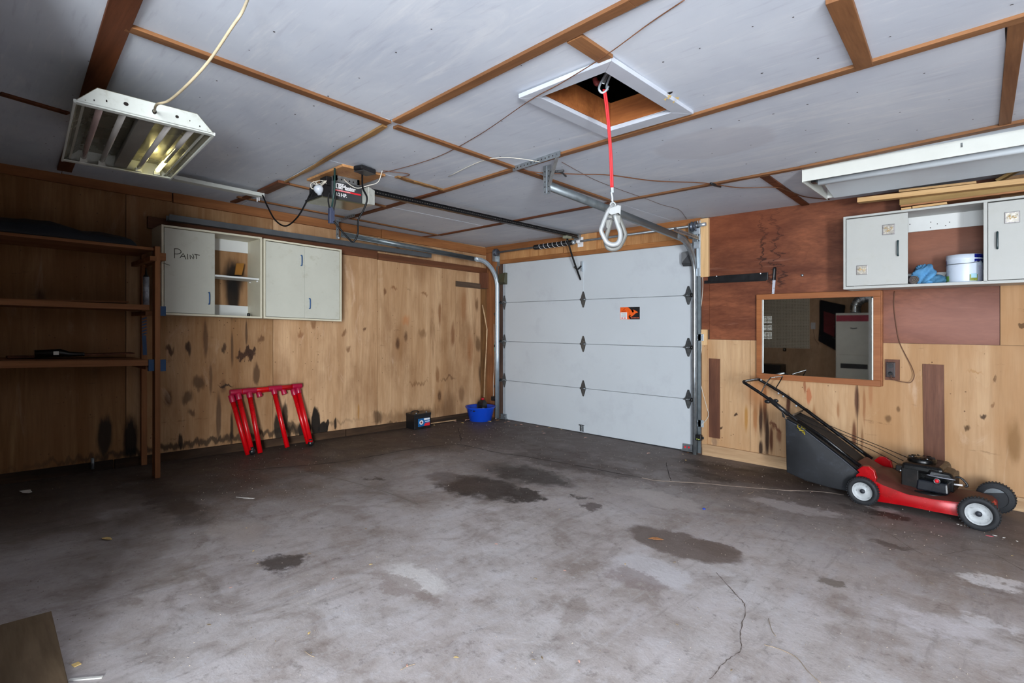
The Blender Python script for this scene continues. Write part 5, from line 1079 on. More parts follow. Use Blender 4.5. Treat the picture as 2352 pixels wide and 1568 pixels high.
# ------------------------------------------------------------------ lawn mower
ang = math.atan2(4.462 - 4.515, 5.055 - 4.426); OU = Vector((math.cos(ang), math.sin(ang), 0)); OV = Vector((-OU.y, OU.x, 0)); OO = Vector((4.43, 4.535, fz(4.6, 4.6)))
def Mw(u, v, w): return OO + OU * u + OV * v + Vector((0, 0, w))
lm = thing('lawn_mower', 'red push lawn mower with black engine and black grass bag by the right wall', 'lawn mower', Mw(.3, .25, 0))
def wheel(u, v, r, side, spoke=False):
    ax = OV * side; c = Mw(u, v, r); w_ = .045
    t = MB().lathe([(r * .66, 0), (r * .70, .004), (r * .93, .002), (r * .985, .008), (r, .016), (r, w_ - .016), (r * .985, w_ - .008), (r * .93, w_), (r * .66, w_), (r * .66, 0)], c, ax, 40).build('wheel', M_rubber, lm)
    m = MB()
    for k in range(36):
        a = 2 * math.pi * k / 36; d = OU * math.cos(a) + Vector((0, 0, math.sin(a)))
        e = OU * -math.sin(a) + Vector((0, 0, math.cos(a)))
        for s_, off in ((0, .004), (.5, w_ - .018)):
            p = c + d * (r - .002) + ax * off
            m.hexa([p - e * .004, p + e * .004, p + e * .004 + ax * .014, p - e * .004 + ax * .014, p - e * .004 + d * .005, p + e * .004 + d * .005, p + e * .004 + ax * .014 + d * .005, p - e * .004 + ax * .014 + d * .005])
    m.build('tread', M_rubber, t)
    o = w_ + .0
    MB().lathe([(0, o - .012), (r * .16, o - .012), (r * .18, o - .016), (r * .52, o - .02), (r * .56, o - .012), (r * .64, o - .006), (r * .69, o - .006), (r * .69, .012)], c, ax, 40).build('hub', M_hub, t, label='worn white plastic hub')
    MB().lathe([(r * .69, .008), (r * .3, .008), (0, .004)], c, ax, 40).build('wheel_back', M_rubber, t)
    if u > .65: MB().add([c + ax * .004 + (OU * math.cos(q) + Vector((0, 0, math.sin(q)))) * r * .62 for q in [x * .2 for x in range(4, 15)]], [tuple(range(11))]).build('inner_plate', M_galvd, t)
    MB().lathe([(0, o - .004), (r * .15, o - .006), (r * .17, o - .013)], c, ax, 20).build('hub_cap', simple('hub_cap_grey', RGB(40, 44, 52), .5), t)
wheel(.0, .012, .098, -1); wheel(.635, .012, .104, -1); wheel(.03, .47, .098, 1); wheel(.66, .47, .104, 1)
# deck: lofted rings
def deck_ring(z_of, inset):
    pts = []
    for u, v in ((-.02, .045), (.10, .03), (.25, .028), (.40, .032), (.52, .045), (.60, .075), (.665, .13), (.69, .20), (.69, .30), (.665, .37), (.60, .42), (.45, .455), (.25, .46), (.10, .455), (-.02, .44), (-.04, .30), (-.04, .18)):
        uu = .31 + (u - .31) * (1 - inset); vv = .245 + (v - .245) * (1 - inset * 1.1); pts.append(Mw(uu, vv, z_of(u)))
    return pts
def ztop(u): return .125 + .085 * max(0, min(1, (.22 - u) / .26)) ** 1.3 + .02 * max(0, (u - .4) / .3)
rings = [deck_ring(lambda u: .045 - .02 * max(0, (.2 - u) / .2), 0), deck_ring(lambda u: .06, .0), deck_ring(lambda u: ztop(u) - .015, .0), deck_ring(lambda u: ztop(u), .03), deck_ring(lambda u: ztop(u) + .006, .10), deck_ring(lambda u: ztop(u) + .012, .35)]
m = MB(); n_ = 17; m.v = [tuple(p) for r in rings[:4] for p in r]; m.f = [(i * n_ + k, i * n_ + (k + 1) % n_, (i + 1) * n_ + (k + 1) % n_, (i + 1) * n_ + k) for i in range(3) for k in range(n_)]; m.sm = [True] * len(m.f)
m.build('deck', M_deck, lm)
M_dtop = simple('dirty_deck_top', RGB(82, 38, 28), .6, 0, .3, 9, .2)
m = MB(); m.v = [tuple(p) for r in rings[3:] for p in r]; m.f = [(i * n_ + k, i * n_ + (k + 1) % n_, (i + 1) * n_ + (k + 1) % n_, (i + 1) * n_ + k) for i in range(2) for k in range(n_)] + [tuple(2 * n_ + k for k in range(n_))]; m.sm = [True] * len(m.f)
m.build('deck_top', M_dtop, lm)
# rear discharge ramp and red handle brackets
MB().hexa([Mw(-.08, .10, .10), Mw(.16, .10, .145), Mw(.16, .40, .145), Mw(-.08, .40, .10), Mw(-.08, .12, .27), Mw(.14, .12, .16), Mw(.14, .38, .16), Mw(-.08, .38, .27)]).build('discharge_cover', M_dtop, lm, bevel=.006)
for v in (.035, .455):
    pl_ = [(-.05, .10), (.05, .10), (.075, .20), (.062, .25), (.03, .275), (-.01, .27), (-.045, .235), (-.03, .22), (-.05, .2), (-.06, .15)]
    MB().prism(pl_, lambda u, w_, t: Mw(u, v + t, w_), -.018, .018).build('handle_bracket', M_deck, lm, bevel=.004)
# engine
def EB(nm, u0, u1, v0, v1, w0, w1, mat=M_black, bev=.008, taper=0):
    t = taper; return MB().hexa([Mw(u0, v0, w0), Mw(u1, v0, w0), Mw(u1, v1, w0), Mw(u0, v1, w0), Mw(u0 + t, v0 + t, w1), Mw(u1 - t, v0 + t, w1), Mw(u1 - t, v1 - t, w1), Mw(u0 + t, v1 - t, w1)]).build(nm, mat, lm, bevel=bev)
M_eng = simple('black_engine_enamel', RGB(9, 9, 10), .3, 0, .2, 12, 0, None, .35); M_engd = simple('dusty_engine_shroud', RGB(16, 15, 15), .5, 0, .25, 14, 0, (RGB(60, 50, 44), 9, .3), .3)
MB().lathe([(0, 0), (.165, 0), (.16, .02), (.12, .028), (0, .03)], Mw(.36, .25, .125), (0, 0, 1), 28).build('engine_base', M_eng, lm)
EB('fuel_tank', .285, .465, .11, .26, .15, .225, simple('fuel_tank_plastic', RGB(16, 20, 28), .3, 0, .2, 10), .012, .006)
EB('engine_block', .20, .30, .12, .34, .15, .285, M_engd, .006)
EB('crankcase', .28, .48, .20, .40, .15, .27, M_eng, .01)
EB('governor_box', .165, .21, .13, .2, .255, .295, M_engd, .004)
EB('blower_housing', .19, .44, .12, .42, .265, .325, M_eng, .02, .012)
MB().lathe([(.085, 0), (.085, .02), (.078, .028), (.02, .034), (0, .034)], Mw(.29, .27, .32), (0, 0, 1), 28).build('recoil_cover', M_eng, lm)
m = MB()
for k in range(12):
    a = k * math.pi / 6; m.beam(Mw(.29 + .045 * math.cos(a), .27 + .045 * math.sin(a), .3545), Mw(.29 + .078 * math.cos(a), .27 + .078 * math.sin(a), .3505), .007, .004)
m.build('recoil_slots', M_engd, lm)
MB().hexa([Mw(.345, .10, .255), Mw(.50, .12, .25), Mw(.50, .30, .25), Mw(.345, .30, .255), Mw(.36, .115, .305), Mw(.475, .135, .295), Mw(.475, .29, .305), Mw(.36, .29, .315)]).build('air_filter_cover', M_eng, lm, bevel=.014)
MB().tube(spl([Mw(.35, .098, .27), Mw(.42, .096, .266), Mw(.50, .115, .262)]), .005, 8).build('chrome_line', simple('grey_trim', RGB(110, 112, 120), .3, .4), lm)
pc = Mw(.405, .105, .238)
MB().lathe([(.019, 0), (.019, .012), (.014, .014), (.014, .0)], pc, -OV, 20).build('primer_ring', M_hinge, lm); MB().lathe([(.014, 0), (.012, .012), (.005, .018), (0, .018)], pc, -OV, 16).build('primer_bulb', M_redp, lm, label='red primer bulb')
MB().tube(spl([Mw(.475, .2, .26), Mw(.51, .2, .265), Mw(.54, .2, .24), Mw(.55, .2, .215), Mw(.535, .2, .212)]), .007, 8).build('spark_lead', M_black, lm)
MB().cyl(Mw(.48, .2, .213), Mw(.525, .2, .215), .006, 10).build('spark_plug', M_wht, lm)
MB().sphere(Mw(.195, .125, .262), .006, 8, 6).sphere(Mw(.24, .24, .348), .006, 8, 6).sphere(Mw(.33, .22, .35), .006, 8, 6).build('screw_heads', M_zinc, lm)
# handle
NV = lambda px, py, y: V(px, py, y)
y0n, y0f, y1n, y1f = 4.575, 5.00, 4.62, 5.06
hp_ = [NV(1973, 1068, y0n), NV(1900, 1013, y0n + .01), NV(1820, 957, 4.59), NV(1760, 912, 4.61), NV(1718, 884, 4.62), NV(1709, 878, 4.64), NV(1712, 875, 4.68), NV(1738, 871.5, 4.99), NV(1746, 873, 5.04), NV(1800, 905, 5.04), NV(1860, 948, 5.02), NV(1930, 1000, 5.0), NV(2000, 1052, 4.99)]
MB().tube(spl(hp_, 5), .0125, 12).build('handle_tube', M_blackm, lm)
MB().tube([NV(1832, 965, 4.59), NV(1900, 1010, 4.582), NV(1976, 1070, 4.57)], .0145, 12).build('lower_handle_tube', M_blackm, lm)
MB().tube([NV(1850, 940, 5.02), NV(1870, 955, 5.02), NV(2003, 1054, 4.99)], .0145, 12).build('lower_handle_tube', M_blackm, lm)
MB().tube(spl([NV(1747, 905, 4.615), NV(1756, 886, 4.63), NV(1769, 868.5, 4.66), NV(1772, 867, 4.70), NV(1794, 864.5, 5.0), NV(1797, 865, 5.03), NV(1790, 878, 5.04), NV(1779, 896, 5.04)], 5), .0045, 8).build('bail_bar', M_blackm, lm)
MB().tube([NV(1822, 953, 4.6), NV(1843, 943, 5.01)], .011, 8, flat=.6).build('cross_brace', simple('dusty_brace', RGB(70, 58, 46), .6), lm)
for p, r in ((NV(1763, 922, 4.60), .02), (NV(1782, 920, 4.61), .017)): MB().sphere(p, r, 12, 8, (1.3, .8, .8)).build('clamp_knob', M_black, lm)
MB().hexa([p + Vector(q) for p, q in ((NV(1795, 942, 4.58), (0, 0, 0)), (NV(1803, 955, 4.58), (0, 0, 0)), (NV(1803, 955, 4.6), (0, 0, 0)), (NV(1795, 942, 4.6), (0, 0, 0)), (NV(1797, 957, 4.58), (0, 0, 0)), (NV(1803, 960, 4.58), (0, 0, 0)), (NV(1803, 960, 4.6), (0, 0, 0)), (NV(1797, 957, 4.6), (0, 0, 0)))]).build('bag_hook', M_black, lm, bevel=.002)
for a, b in (((1765, 915), (1812, 952)),): MB().tube([NV(*a, 4.60), NV(*b, 4.595)], .019, 10).build('cable_sleeve', M_black, lm)
for pts in ([(1812, 950, 4.62), (1860, 972, 4.7), (1930, 1003, 4.8), (2000, 1032, 4.8), (2068, 1068, 4.72)], [(1830, 950, 4.8), (1880, 972, 4.8), (1950, 1003, 4.8), (2010, 1026, 4.8), (2075, 1058, 4.78)], [(1835, 948, 4.85), (1900, 975, 4.85), (1960, 1000, 4.85), (2030, 1028, 4.85), (2095, 1055, 4.8)]):
    MB().tube(spl([NV(*p) for p in pts]), .0028, 6).build('control_cable', M_cordblk, lm)
for p in ((1788, 903, 5.02), (1799, 910, 5.02), (1829, 932, 5.015), (1748, 872, 5.02)): MB().sphere(NV(*p), .0085, 8, 6).build('bolt_head', M_zinc, lm)
# grass bag
yn, yf_ = 4.60, 4.97
PR = [(1803, 962), (1845, 985), (1890, 1020), (1935, 1055), (1974, 1088), (1972, 1110), (1953, 1130), (1905, 1120), (1850, 1104), (1806, 1084)]
near = [NV(px, py, yn) for px, py in PR]
m = MB(); k_ = len(near); vs = []
layers = [(0, .97, 0), (.02, 1, -.012), (.5, 1, -.014 * 0), (.98, 1, 0), (1, .97, 0)]
cen = sum(near, Vector()) / k_
for f, s_, dy in layers:
    for p in near:
        q = cen + (p - cen) * s_; q = Vector((q.x, yn + (yf_ - yn) * f, q.z)); 
        vs.append(q)
m.v = [tuple(v) for v in vs]; m.f = [(i * k_ + k, i * k_ + (k + 1) % k_, (i + 1) * k_ + (k + 1) % k_, (i + 1) * k_ + k) for i in range(4) for k in range(k_)]; m.sm = [True] * len(m.f)
c_ = len(m.v); m.v.append(tuple(Vector((cen.x, yn - .025, cen.z)))); m.f += [(c_, (k + 1) % k_, k) for k in range(k_)]; m.sm += [True] * k_
m.f.append(tuple(4 * k_ + k for k in range(k_))); m.sm.append(False)
lmb = m.build('grass_bag', M_bag, lm, bevel=.02)
MB().tube([Vector((p.x, yn - .004, p.z + .002)) for p in near[:5]], .004, 6).tube([Vector((p.x, yf_, p.z + .002)) for p in near[:5]], .004, 6).build('bag_piping', simple('bag_piping_grey', RGB(70, 72, 80), .7), lmb)
m = MB()
for a, b in zip(near[:4], near[1:5]): m.add([a + Vector((.006, .008, .012)), b + Vector((.006, .008, .012)), Vector((b.x + .006, yf_, b.z + .012)), Vector((a.x + .006, yf_, a.z + .012))], [(0, 1, 2, 3)])
m.build('bag_top_cover', M_bagtop, lmb, solid=.003)
m = MB(); lb = lambda px, py: NV(px, py, 4.72) + Vector((0, 0, 0))
yel = simple('yellow_print', RGB(170, 150, 24), .6); m = MB()
pn = (near[3] - near[0]).cross(Vector((0, 1, 0))).normalized(); pn = pn if pn.z > 0 else -pn; pd_ = pn.dot(near[0] + Vector((.006, 0, .0165)))
def lab(px, py): return hit(1680 + px / 4.6125, 840 + py / 4.6125, tuple(pn), pd_)
for s in ([(740, 604), (705, 618), (700, 648), (722, 668), (745, 660)], [(728, 622), (745, 640), (740, 655)], [(752, 628), (748, 660), (770, 668)], [(768, 640), (766, 668)], [(782, 650), (778, 672)], [(722, 680), (760, 684), (772, 700), (776, 726)], [(745, 690), (765, 712)]): m.tube([lab(*q) for q in s], .0035, 5)
m.build('yellow_lettering', yel, lmb)
# ------------------------------------------------------------------ red pipe rack against the left wall
rf = thing('pipe_rack', 'bright red plastic pipe rack leaning against the left plywood wall', 'pipe rack', (-.1, 2.1, .1))
xt, xb = XL + .05, .04
def P2(px, py, f, dx=0): return L(px, py, xt + (xb - xt) * f + dx)
pr = .0225
legs = [((532, 912), (570, 1044), -.03), ((547, 906), (579.5, 1039), .0), ((572, 901), (598, 1040), .0), ((628.5, 893.6), (660, 1027), .0), ((673.7, 896.7), (708, 1018), -.03), ((684, 892), (714, 1016), .0)]
for (a, b, dx) in legs:
    A_ = P2(*a, 0, dx + .03); B_ = P2(*b, 1, dx)
    lg = MB().cyl(A_, B_, pr, 18).build('leg_pipe', M_red, rf)
    MB().cyl(A_ + (A_ - B_).normalized() * .02, A_.lerp(B_, .09), pr * 1.22, 18).build('fitting', M_pink, lg, bevel=.002)
T0, T1 = P2(541, 900, 0, .03), P2(686, 886, 0, .03); MB().cyl(T0, T1, pr, 18).build('top_pipe', M_red, rf)
T2, T3 = P2(531, 903, 0, .0), P2(672, 890, 0, .0); MB().cyl(T2, T3, pr, 18).build('top_pipe', M_red, rf)
for f, w_ in ((0, .1), (.20, .13), (.60, .13), (.965, .1)): c_ = T0.lerp(T1, f); d_ = (T1 - T0).normalized(); MB().cyl(c_ - d_ * w_ / 2, c_ + d_ * w_ / 2, pr * 1.2, 18).build('fitting', M_pink, rf, bevel=.002)
for f in (.42, .83): c_ = T2.lerp(T3, f); MB().cyl(c_, c_ + Vector((.02, .01, -.06)), pr * 1.15, 16).build('stub_fitting', M_pink, rf, bevel=.003)
for px, py in ((580, 1047), (714, 1019)):
    c_ = L(px, py, xb); c_.z = fz(c_.x, c_.y) + .03; MB().sphere(c_, .03, 16, 10, (.8, 1, 1)).cyl(c_, c_ + Vector((0, -.005, .045)), .016, 12).build('foot_cap', M_black, rf)

# ------------------------------------------------------------------ car battery, blue tub, oil jug, laths
bt = thing('car_battery', 'black car battery with blue and red label on the floor by the left wall', 'battery', (-.08, 3.87, fz(0, 3.87)))
bx0, bx1, by0, by1, bz0, bz1 = -.18, -.01, 3.80, 4.05, fz(0, 3.9), fz(0, 3.9) + .185
box((bx0, by0, bz0), (bx1, by1, bz1 - .03)).build('case', M_black, bt, bevel=.006); box((bx0 - .003, by0 - .003, bz1 - .032), (bx1 + .003, by1 + .003, bz1)).build('lid', M_black, bt, bevel=.005)
for y in (by0 + .05, by1 - .05): MB().cyl((bx1 - .03, y, bz1), (bx1 - .03, y, bz1 + .014), .009, 12, .007).build('terminal', M_galv, bt)
MB().tube(spl([(bx0 + .06, by0 + .03, bz1), (bx0 + .06, by0 + .05, bz1 + .02), (bx0 + .06, by0 + .12, bz1 + .02), (bx0 + .06, by0 + .15, bz1)]), .006, 6).build('carry_strap', M_black, bt)
fb = lambda u, v, t: Vector((bx1 + .001 + t, by0 + .055 + u * .175, bz0 + .03 + v * .095))
MB().prism([(0, 0), (1, 0), (1, 1), (0, 1)], fb, 0, .0006).build('label', simple('label_blue', RGB(20, 92, 150), .4, 0, .3, 30), bt)
MB().prism([(.5, 0), (1, 0), (1, .36), (.62, .36), (.55, .2)], fb, .0006, .0012).build('red_band', M_redp, bt)
MB().add([fb(.28 + .17 * math.cos(a), .5 + .28 * math.sin(a), .0014) for a in [k * math.pi / 9 for k in range(18)]], [tuple(range(18))]).build('round_emblem', M_wht, bt)
m = MB()
for k in range(5):
    a = k * 1.2566 + 1.57; m.add([fb(.28 + .12 * math.cos(a), .5 + .2 * math.sin(a), .0017), fb(.28 + .06 * math.cos(a + .6), .5 + .1 * math.sin(a + .6), .0017), fb(.28, .5, .0017), fb(.28 + .06 * math.cos(a - .6), .5 + .1 * math.sin(a - .6), .0017)], [(0, 1, 2, 3)])
m.build('emblem_star', simple('emblem_red', RGB(120, 40, 50), .5), bt)
MB().prism([(.52, .74), (1, .74), (1, .97), (.5, .97)], fb, .0006, .0012).prism([(.6, .5), (1, .5), (1, .6), (.6, .6)], fb, .0006, .0012).build('white_band', M_wht, bt)
tc = Vector((.005, 4.87, fz(0, 4.87)))
tb = thing('plastic_tub', 'blue plastic tub on the floor in the corner left of the garage door', 'tub', tc)
MB().lathe([(0, .0), (.14, 0), (.148, .006), (.185, .165), (.205, .188), (.205, .194), (.196, .193), (.178, .165), (.142, .012), (0, .012)], tc, n=40).build('body', M_tub, tb)
for s in (-1, 1): MB().box((.05 + s * .022, 4.87 - .199, tc.z + .15), (.062 + s * .03, 4.87 - .175, tc.z + .16)).build('handle_slot', M_hole, tb)
jc = Vector((.055, 4.87, tc.z + .015))
jg = thing('oil_jug', 'black oil jug with red cap standing in the blue tub', 'jug', jc)
MB().lathe([(0, 0), (.055, 0), (.06, .01), (.06, .20), (.055, .235), (.03, .262), (.022, .27), (0, .27)], jc, n=4, ref=(1, 1, 0), sx=1.0, sy=.8, smooth=False).build('body', M_black, jg, bevel=.012)
MB().lathe([(0, .268), (.021, .268), (.021, .292), (0, .292)], jc + Vector((-.005, .0, 0)), n=16).build('cap', simple('jug_cap_red', RGB(170, 16, 36), .4), jg)
MB().tube(spl([jc + Vector((-.03, -.02, .25)), jc + Vector((-.06, -.03, .22)), jc + Vector((-.07, -.03, .16)), jc + Vector((-.055, -.03, .11))]), .012, 8).build('handle', M_black, jg)
MB().beam(jc + Vector((.045, -.035, .08)), jc + Vector((.045, -.035, .17)), .03, .004, (1, -1, 0)).build('label', simple('grey_label_print', RGB(120, 122, 132), .4, 0, .4, 60), jg)
la = tag(MB().tube([D(1108, 700, 7.0), D(1113, 725, 7.0), D(1118.5, 756, 7.0), D(1117, 800, 7.0), D(1114, 850, 7.0), D(1112, 912, 7.0)], .0085, 6, flat=.5).build('bent_lath', M_plate), 'thin bent pale lath standing in the corner behind the blue tub', 'lath')
tag(MB().beam(L(966, 975, XL + .06), L(1047, 964, XL + .06), .02, .01).build('floor_lath', M_plate), 'pale thin lath lying on the floor between battery and blue tub', 'lath')
pcd = thing('pull_cord', 'faded red pull cord with turquoise handle hanging beside the left track', 'pull cord', L(1138.5, 720, .0))
MB().tube(spl([L(1137, 640, .0), L(1139.5, 720, .0), L(1138.5, 788, .0)]), .003, 5).tube([L(1141, 650, .0), L(1141.5, 720, .0), L(1140.5, 788, .0)], .003, 5).build('cord', simple('faded_red_cord', RGB(150, 96, 92), .7), pcd)
q = L(1138.5, 797, .0); MB().beam(q + Vector((0, 0, .05)), q - Vector((0, 0, .055)), .028, .02).build('handle', simple('turquoise_plastic', RGB(60, 186, 170), .4), pcd)

# ------------------------------------------------------------------ shelving unit, left
su = thing('shelving_unit', 'rough wooden shelving unit with three shelves in the dark at the left', 'shelf', (.0, .5, fz(0, .5)))
xs = .36
a = L(356, 565, xs); b = L(368.5, 565, xs)
fy0, fy1 = a.y, b.y; z_ = fz(xs, fy0)
box((xs - .085, fy0, z_), (xs, fy1, a.z)).build('post', M_shelfv, su, bevel=.002)
r0_, r1_ = L(325, 700, XL + .06), L(338, 700, XL + .06); box((XL + .015, r0_.y, fz(XL, 1)), (XL + .06, r1_.y, 1.93)).build('post', M_shelfv, su, bevel=.002)
box((xs - .085, -1.2, z_), (xs, -1.16, a.z)).build('post', M_shelfv, su); box((XL + .015, -1.2, z_), (XL + .06, -1.16, a.z)).build('post', M_shelfv, su)
xe = xs - .02
def shf(p0, p1, q0, q1, nm='shelf_board'):
    A_, B_, C_, D_ = L(*p0, xe), L(*p1, xe), L(*q1, xe), L(*q0, xe); sl_t = (B_.z - A_.z) / (B_.y - A_.y)
    ya, yb = -1.2, B_.y; zt0 = A_.z + sl_t * (ya - A_.y); th_ = A_.z - D_.z
    return MB().hexa([(x, y, z) for z_a, z_b in ((zt0 - th_, B_.z - (B_.z - C_.z)), (zt0, B_.z)) for x, y, z in ((XL + .015, ya, z_a), (xe, ya, z_a), (xe, yb, z_b), (XL + .015, yb, z_b))]).build(nm, M_shelf, su, bevel=.002), (A_, B_)
s1, l1 = shf((0, 531.6), (353, 568.5), (0, 539), (353, 575))
s2, l2 = shf((0, 685.6), (343, 700), (0, 700.8), (340, 711.6))
s3, l3 = shf((0, 828.8), (340.6, 826.6), (0, 848), (340, 839.6))
for py in (590, 714, 839):
    q = L(356, py, xs); box((XL + .0, fy0 - .045, q.z - .035), (xs + .055 if py < 600 else xs - .086, fy0 - .001, q.z + .0)).build('cross_arm', M_shelf, su, bevel=.002)
q = L(375, 590, xs - .05); box((XL + .0, fy1 + .001, q.z - .03), (xs - .03, fy1 + .045, q.z + .03)).build('cross_arm', M_shelf, su, bevel=.002)
M_tape = simple('blue_tape', RGB(16, 62, 104), .5, 0, .15, 8)
for px0, px1, py0, py1 in ((369, 381, 703, 725), (369, 381, 826, 852)):
    a, b = L(px0, py0, xs - .03), L(px1, py1, xs - .03); box((xs - .06, fy1 + .001, b.z), (xs - .028, b.y, a.z)).build('blue_arm_end', M_tape, su)
a, b = L(342, 826, xe + .012), L(355, 852, xe + .012); box((xe - .03, a.y, b.z), (xe + .003, fy0 - .001, a.z)).build('blue_arm_end', M_tape, su)
m = MB()
for k in range(6):
    a = L(326, 733 + k * 7, XL + .061); b = L(337, 729 + k * 7, XL + .061); m.beam(a, b, .002, .012)
a, b = L(331, 770, XL + .061), L(333, 815, XL + .061); m.beam(a, b, .002, .03); m.build('blue_paint_mark', M_tape, su)
# things on the shelves
tp_ = MB(); vs = []; prof = [(-60, 498), (0, 500), (60, 501), (108, 506), (150, 520), (185, 531), (230, 535), (285, 545), (296, 561)]
sv = []
for px, py in prof:
    p = L(px, py, .02); top_ = p.z; base = l1[0].z + (l1[1].z - l1[0].z) * (p.y - l1[0].y) / (l1[1].y - l1[0].y) + .001
    sv.append((p.y, max(base + .012, top_ - .0), base))
for (y, zt2, zb2) in sv:
    h = zt2 - zb2
    for x, k in ((-.16, 0), (-.16, .7), (-.08, 1), (.04, .98), (.16, .8), (.27, .5), (.30, .12), (.30, 0)): vs.append((x, y, zb2 + h * k * (1 + .08 * math.sin(y * 9 + x * 20))))
m = MB(); m.v = vs; m.f = [(i * 8 + k, i * 8 + (k + 1) % 8, (i + 1) * 8 + (k + 1) % 8, (i + 1) * 8 + k) for i in range(len(sv) - 1) for k in range(8)] + [tuple(range(8)), tuple((len(sv) - 1) * 8 + k for k in range(8))]; m.sm = [True] * len(m.f)
tag(m.build('folded_tarp', simple('dark_tarp', RGB(26, 30, 38), .6, 0, .3, 7, .4)), 'long folded black tarp lying on the top shelf at the left', 'tarp')
ct = L(335.5, 692, .1); c_ = Vector((.1, ct.y, ct.z)); c2_ = L(335.5, 636, .1)
zz_ = l2[1].z + .002
cx = thing('caulk_tube', 'silver caulk tube with black nozzle standing on the middle shelf by the post', 'caulk tube', (c_.x, c_.y, zz_))
MB().cyl((c_.x, c_.y, zz_), (c_.x, c_.y, c2_.z), .0225, 16).build('tube', simple('caulk_tube_print', RGB(150, 156, 166), .35, .3, .4, 40), cx); MB().lathe([(.02, 0), (.018, .01), (.008, .02), (.004, .075), (0, .076)], (c_.x, c_.y, c2_.z), n=12).build('nozzle', M_black, cx)
q = L(88, 826, .12); zz = l3[0].z + .001
gn = thing('caulk_gun', 'dark hand tool with small pale label lying on the lowest shelf', 'tool', (q.x, q.y + .1, zz))
MB().tube([(.12, q.y - .02, zz + .03), (.12, q.y + .12, zz + .032), (.13, q.y + .17, zz + .02), (.14, q.y + .26, zz + .016)], [.028, .03, .02, .014], 10).build('body', M_blackm, gn); MB().box((.148, q.y + .08, zz + .02), (.151, q.y + .11, zz + .045)).build('label', M_paper, gn)
tag(MB().box((-.1, .1, max(l2[0].z, l2[1].z) + .001), (.1, .95, max(l2[0].z, l2[1].z) + .012)).build('thin_plank', M_shelf), 'thin brown plank lying on the middle shelf of the dark unit', 'plank')
tag(MB().box((-.12, .25, max(l3[0].z, l3[1].z) + .001), (.05, 1.0, max(l3[0].z, l3[1].z) + .013)).build('thin_plank', M_beam), 'thin dark plank lying on the lowest shelf of the dark unit', 'plank')
q = L(212, 1068, XL + .05); tag(MB().tube([(XL + .06, q.y, fz(0, q.y) + .03), (XL + .06, q.y, fz(0, q.y) + .12)], .012, 8).build('pipe_stub', M_galvd), 'small grey pipe stub at the foot of the left wall behind the shelves', 'pipe')

# ------------------------------------------------------------------ loose things on the floor
def drop(name, label, cat, px, py, poly, mat, rot=0, th=.0015, lift=0, curl=0, group=None):
    c = G(px, py); m = MB(); R_ = Matrix.Rotation(rot, 3, 'Z'); top = []; 
    for x, y in poly: v = R_ @ Vector((x, y, 0)); top.append(v)
    n_ = len(top); vs = []
    for k in (0, 1):
        for i, v in enumerate(top): X, Y_ = c.x + v.x, c.y + v.y; vs.append((X, Y_, fz(X, Y_) + .001 + lift + k * th + curl * abs(poly[i][1]) * 1.2 + curl * .3 * abs(poly[i][0])))
    m.add(vs, [tuple(reversed(range(n_))), tuple(range(n_, 2 * n_))] + [(i, (i + 1) % n_, n_ + (i + 1) % n_, n_ + i) for i in range(n_)])
    return tag(m.build(name, mat), label, cat, group)
leafp = [(-.035, 0), (-.015, .012), (.008, .014), (.028, .005), (.035, 0), (.02, -.010), (-.01, -.013)]
R_ = lambda s: [(x * s, y * s) for x, y in leafp]
drop('paper_scrap', 'crumpled white paper scrap on the dark floor at the far left', 'paper', 60, 1134, [(-.05, -.015), (-.01, .03), (.045, .012), (.05, -.012), (.0, -.02)], M_paper, .4, .002, 0, .5)
drop('white_stick', 'thin white splinter on the floor below the red pipe rack', 'stick', 563, 1143, [(-.07, -.008), (.0, .002), (.07, .012), (.07, .0), (.0, -.01)], M_paper, .5)
drop('yellow_leaf', 'yellow leaf lying on the dark floor at the lower left', 'leaf', 245, 1239, R_(1.1), M_leafy, .5, .001, 0, .3)
drop('brown_leaf', 'orange-brown leaf in the brown stain at the centre of the floor', 'leaf', 1506, 1240, R_(1.25), M_leafb, .6, .001, 0, .35)
drop('white_stick', 'white stick on the floor at the bottom left beside the board', 'stick', 197, 1560, [(-.05, -.006), (.05, -.004), (.05, .006), (-.05, .006)], M_paper, .93, .004)
drop('wood_chip', 'small square yellow chip on the floor right of the plywood board', 'chip', 175, 1527, [(-.012, -.009), (.011, -.011), (.012, .01), (-.01, .011)], M_leafy, .3, .003)
drop('blue_bottle_cap', 'tiny blue cap on the floor left of the lawn mower', 'cap', 1617, 1169, [(.011 * math.cos(k), .011 * math.sin(k)) for k in [x * .785 for x in range(8)]], M_tub, 0, .006)
drop('pink_scrap', 'small pink scrap on the floor in front of the mower', 'scrap', 2273, 1231, R_(.55), simple('pink_scrap_plastic', RGB(226, 110, 120), .5), .2)
for i, (px, py) in enumerate(((2285, 1230), (2306, 1235), (2336, 1243), (2200, 1204), (2208, 1206), (2216, 1208))):
    drop('white_chip', 'tiny white chips on the floor by the front wheel of the mower', 'chip', px, py, R_(.32 if i < 3 else .2), M_paper, i, .002, group='white chips by the mower')
for i, (px, py, s, mt, r) in enumerate(((1058, 962, 1.0, M_leafy, .9), (1062, 973, .6, M_leafy, .2), (1050, 964, .8, M_leafy, 2.4), (1072, 967, 1.0, M_leafp, 1.9), (1079, 966, .9, M_leafp, .6), (1045, 969, .5, M_leafp, .4), (1130, 962, .7, M_leafy, 2.0), (1137, 955, .8, M_leafy, .8), (1139, 963, .6, M_leafp, 2.2), (1124, 970, .8, M_leafy, .1), (1143, 967, .6, M_leafb, 1.2), (985, 975, .7, M_leafy, .6), (997, 978, .5, M_leafy, 0))):
    drop('dry_leaf', 'dry pale leaves scattered on the floor around the blue tub and battery', 'leaf', px, py, R_(s * 1.3), mt, r, .001, .004, .7, 'leaves around the blue tub')
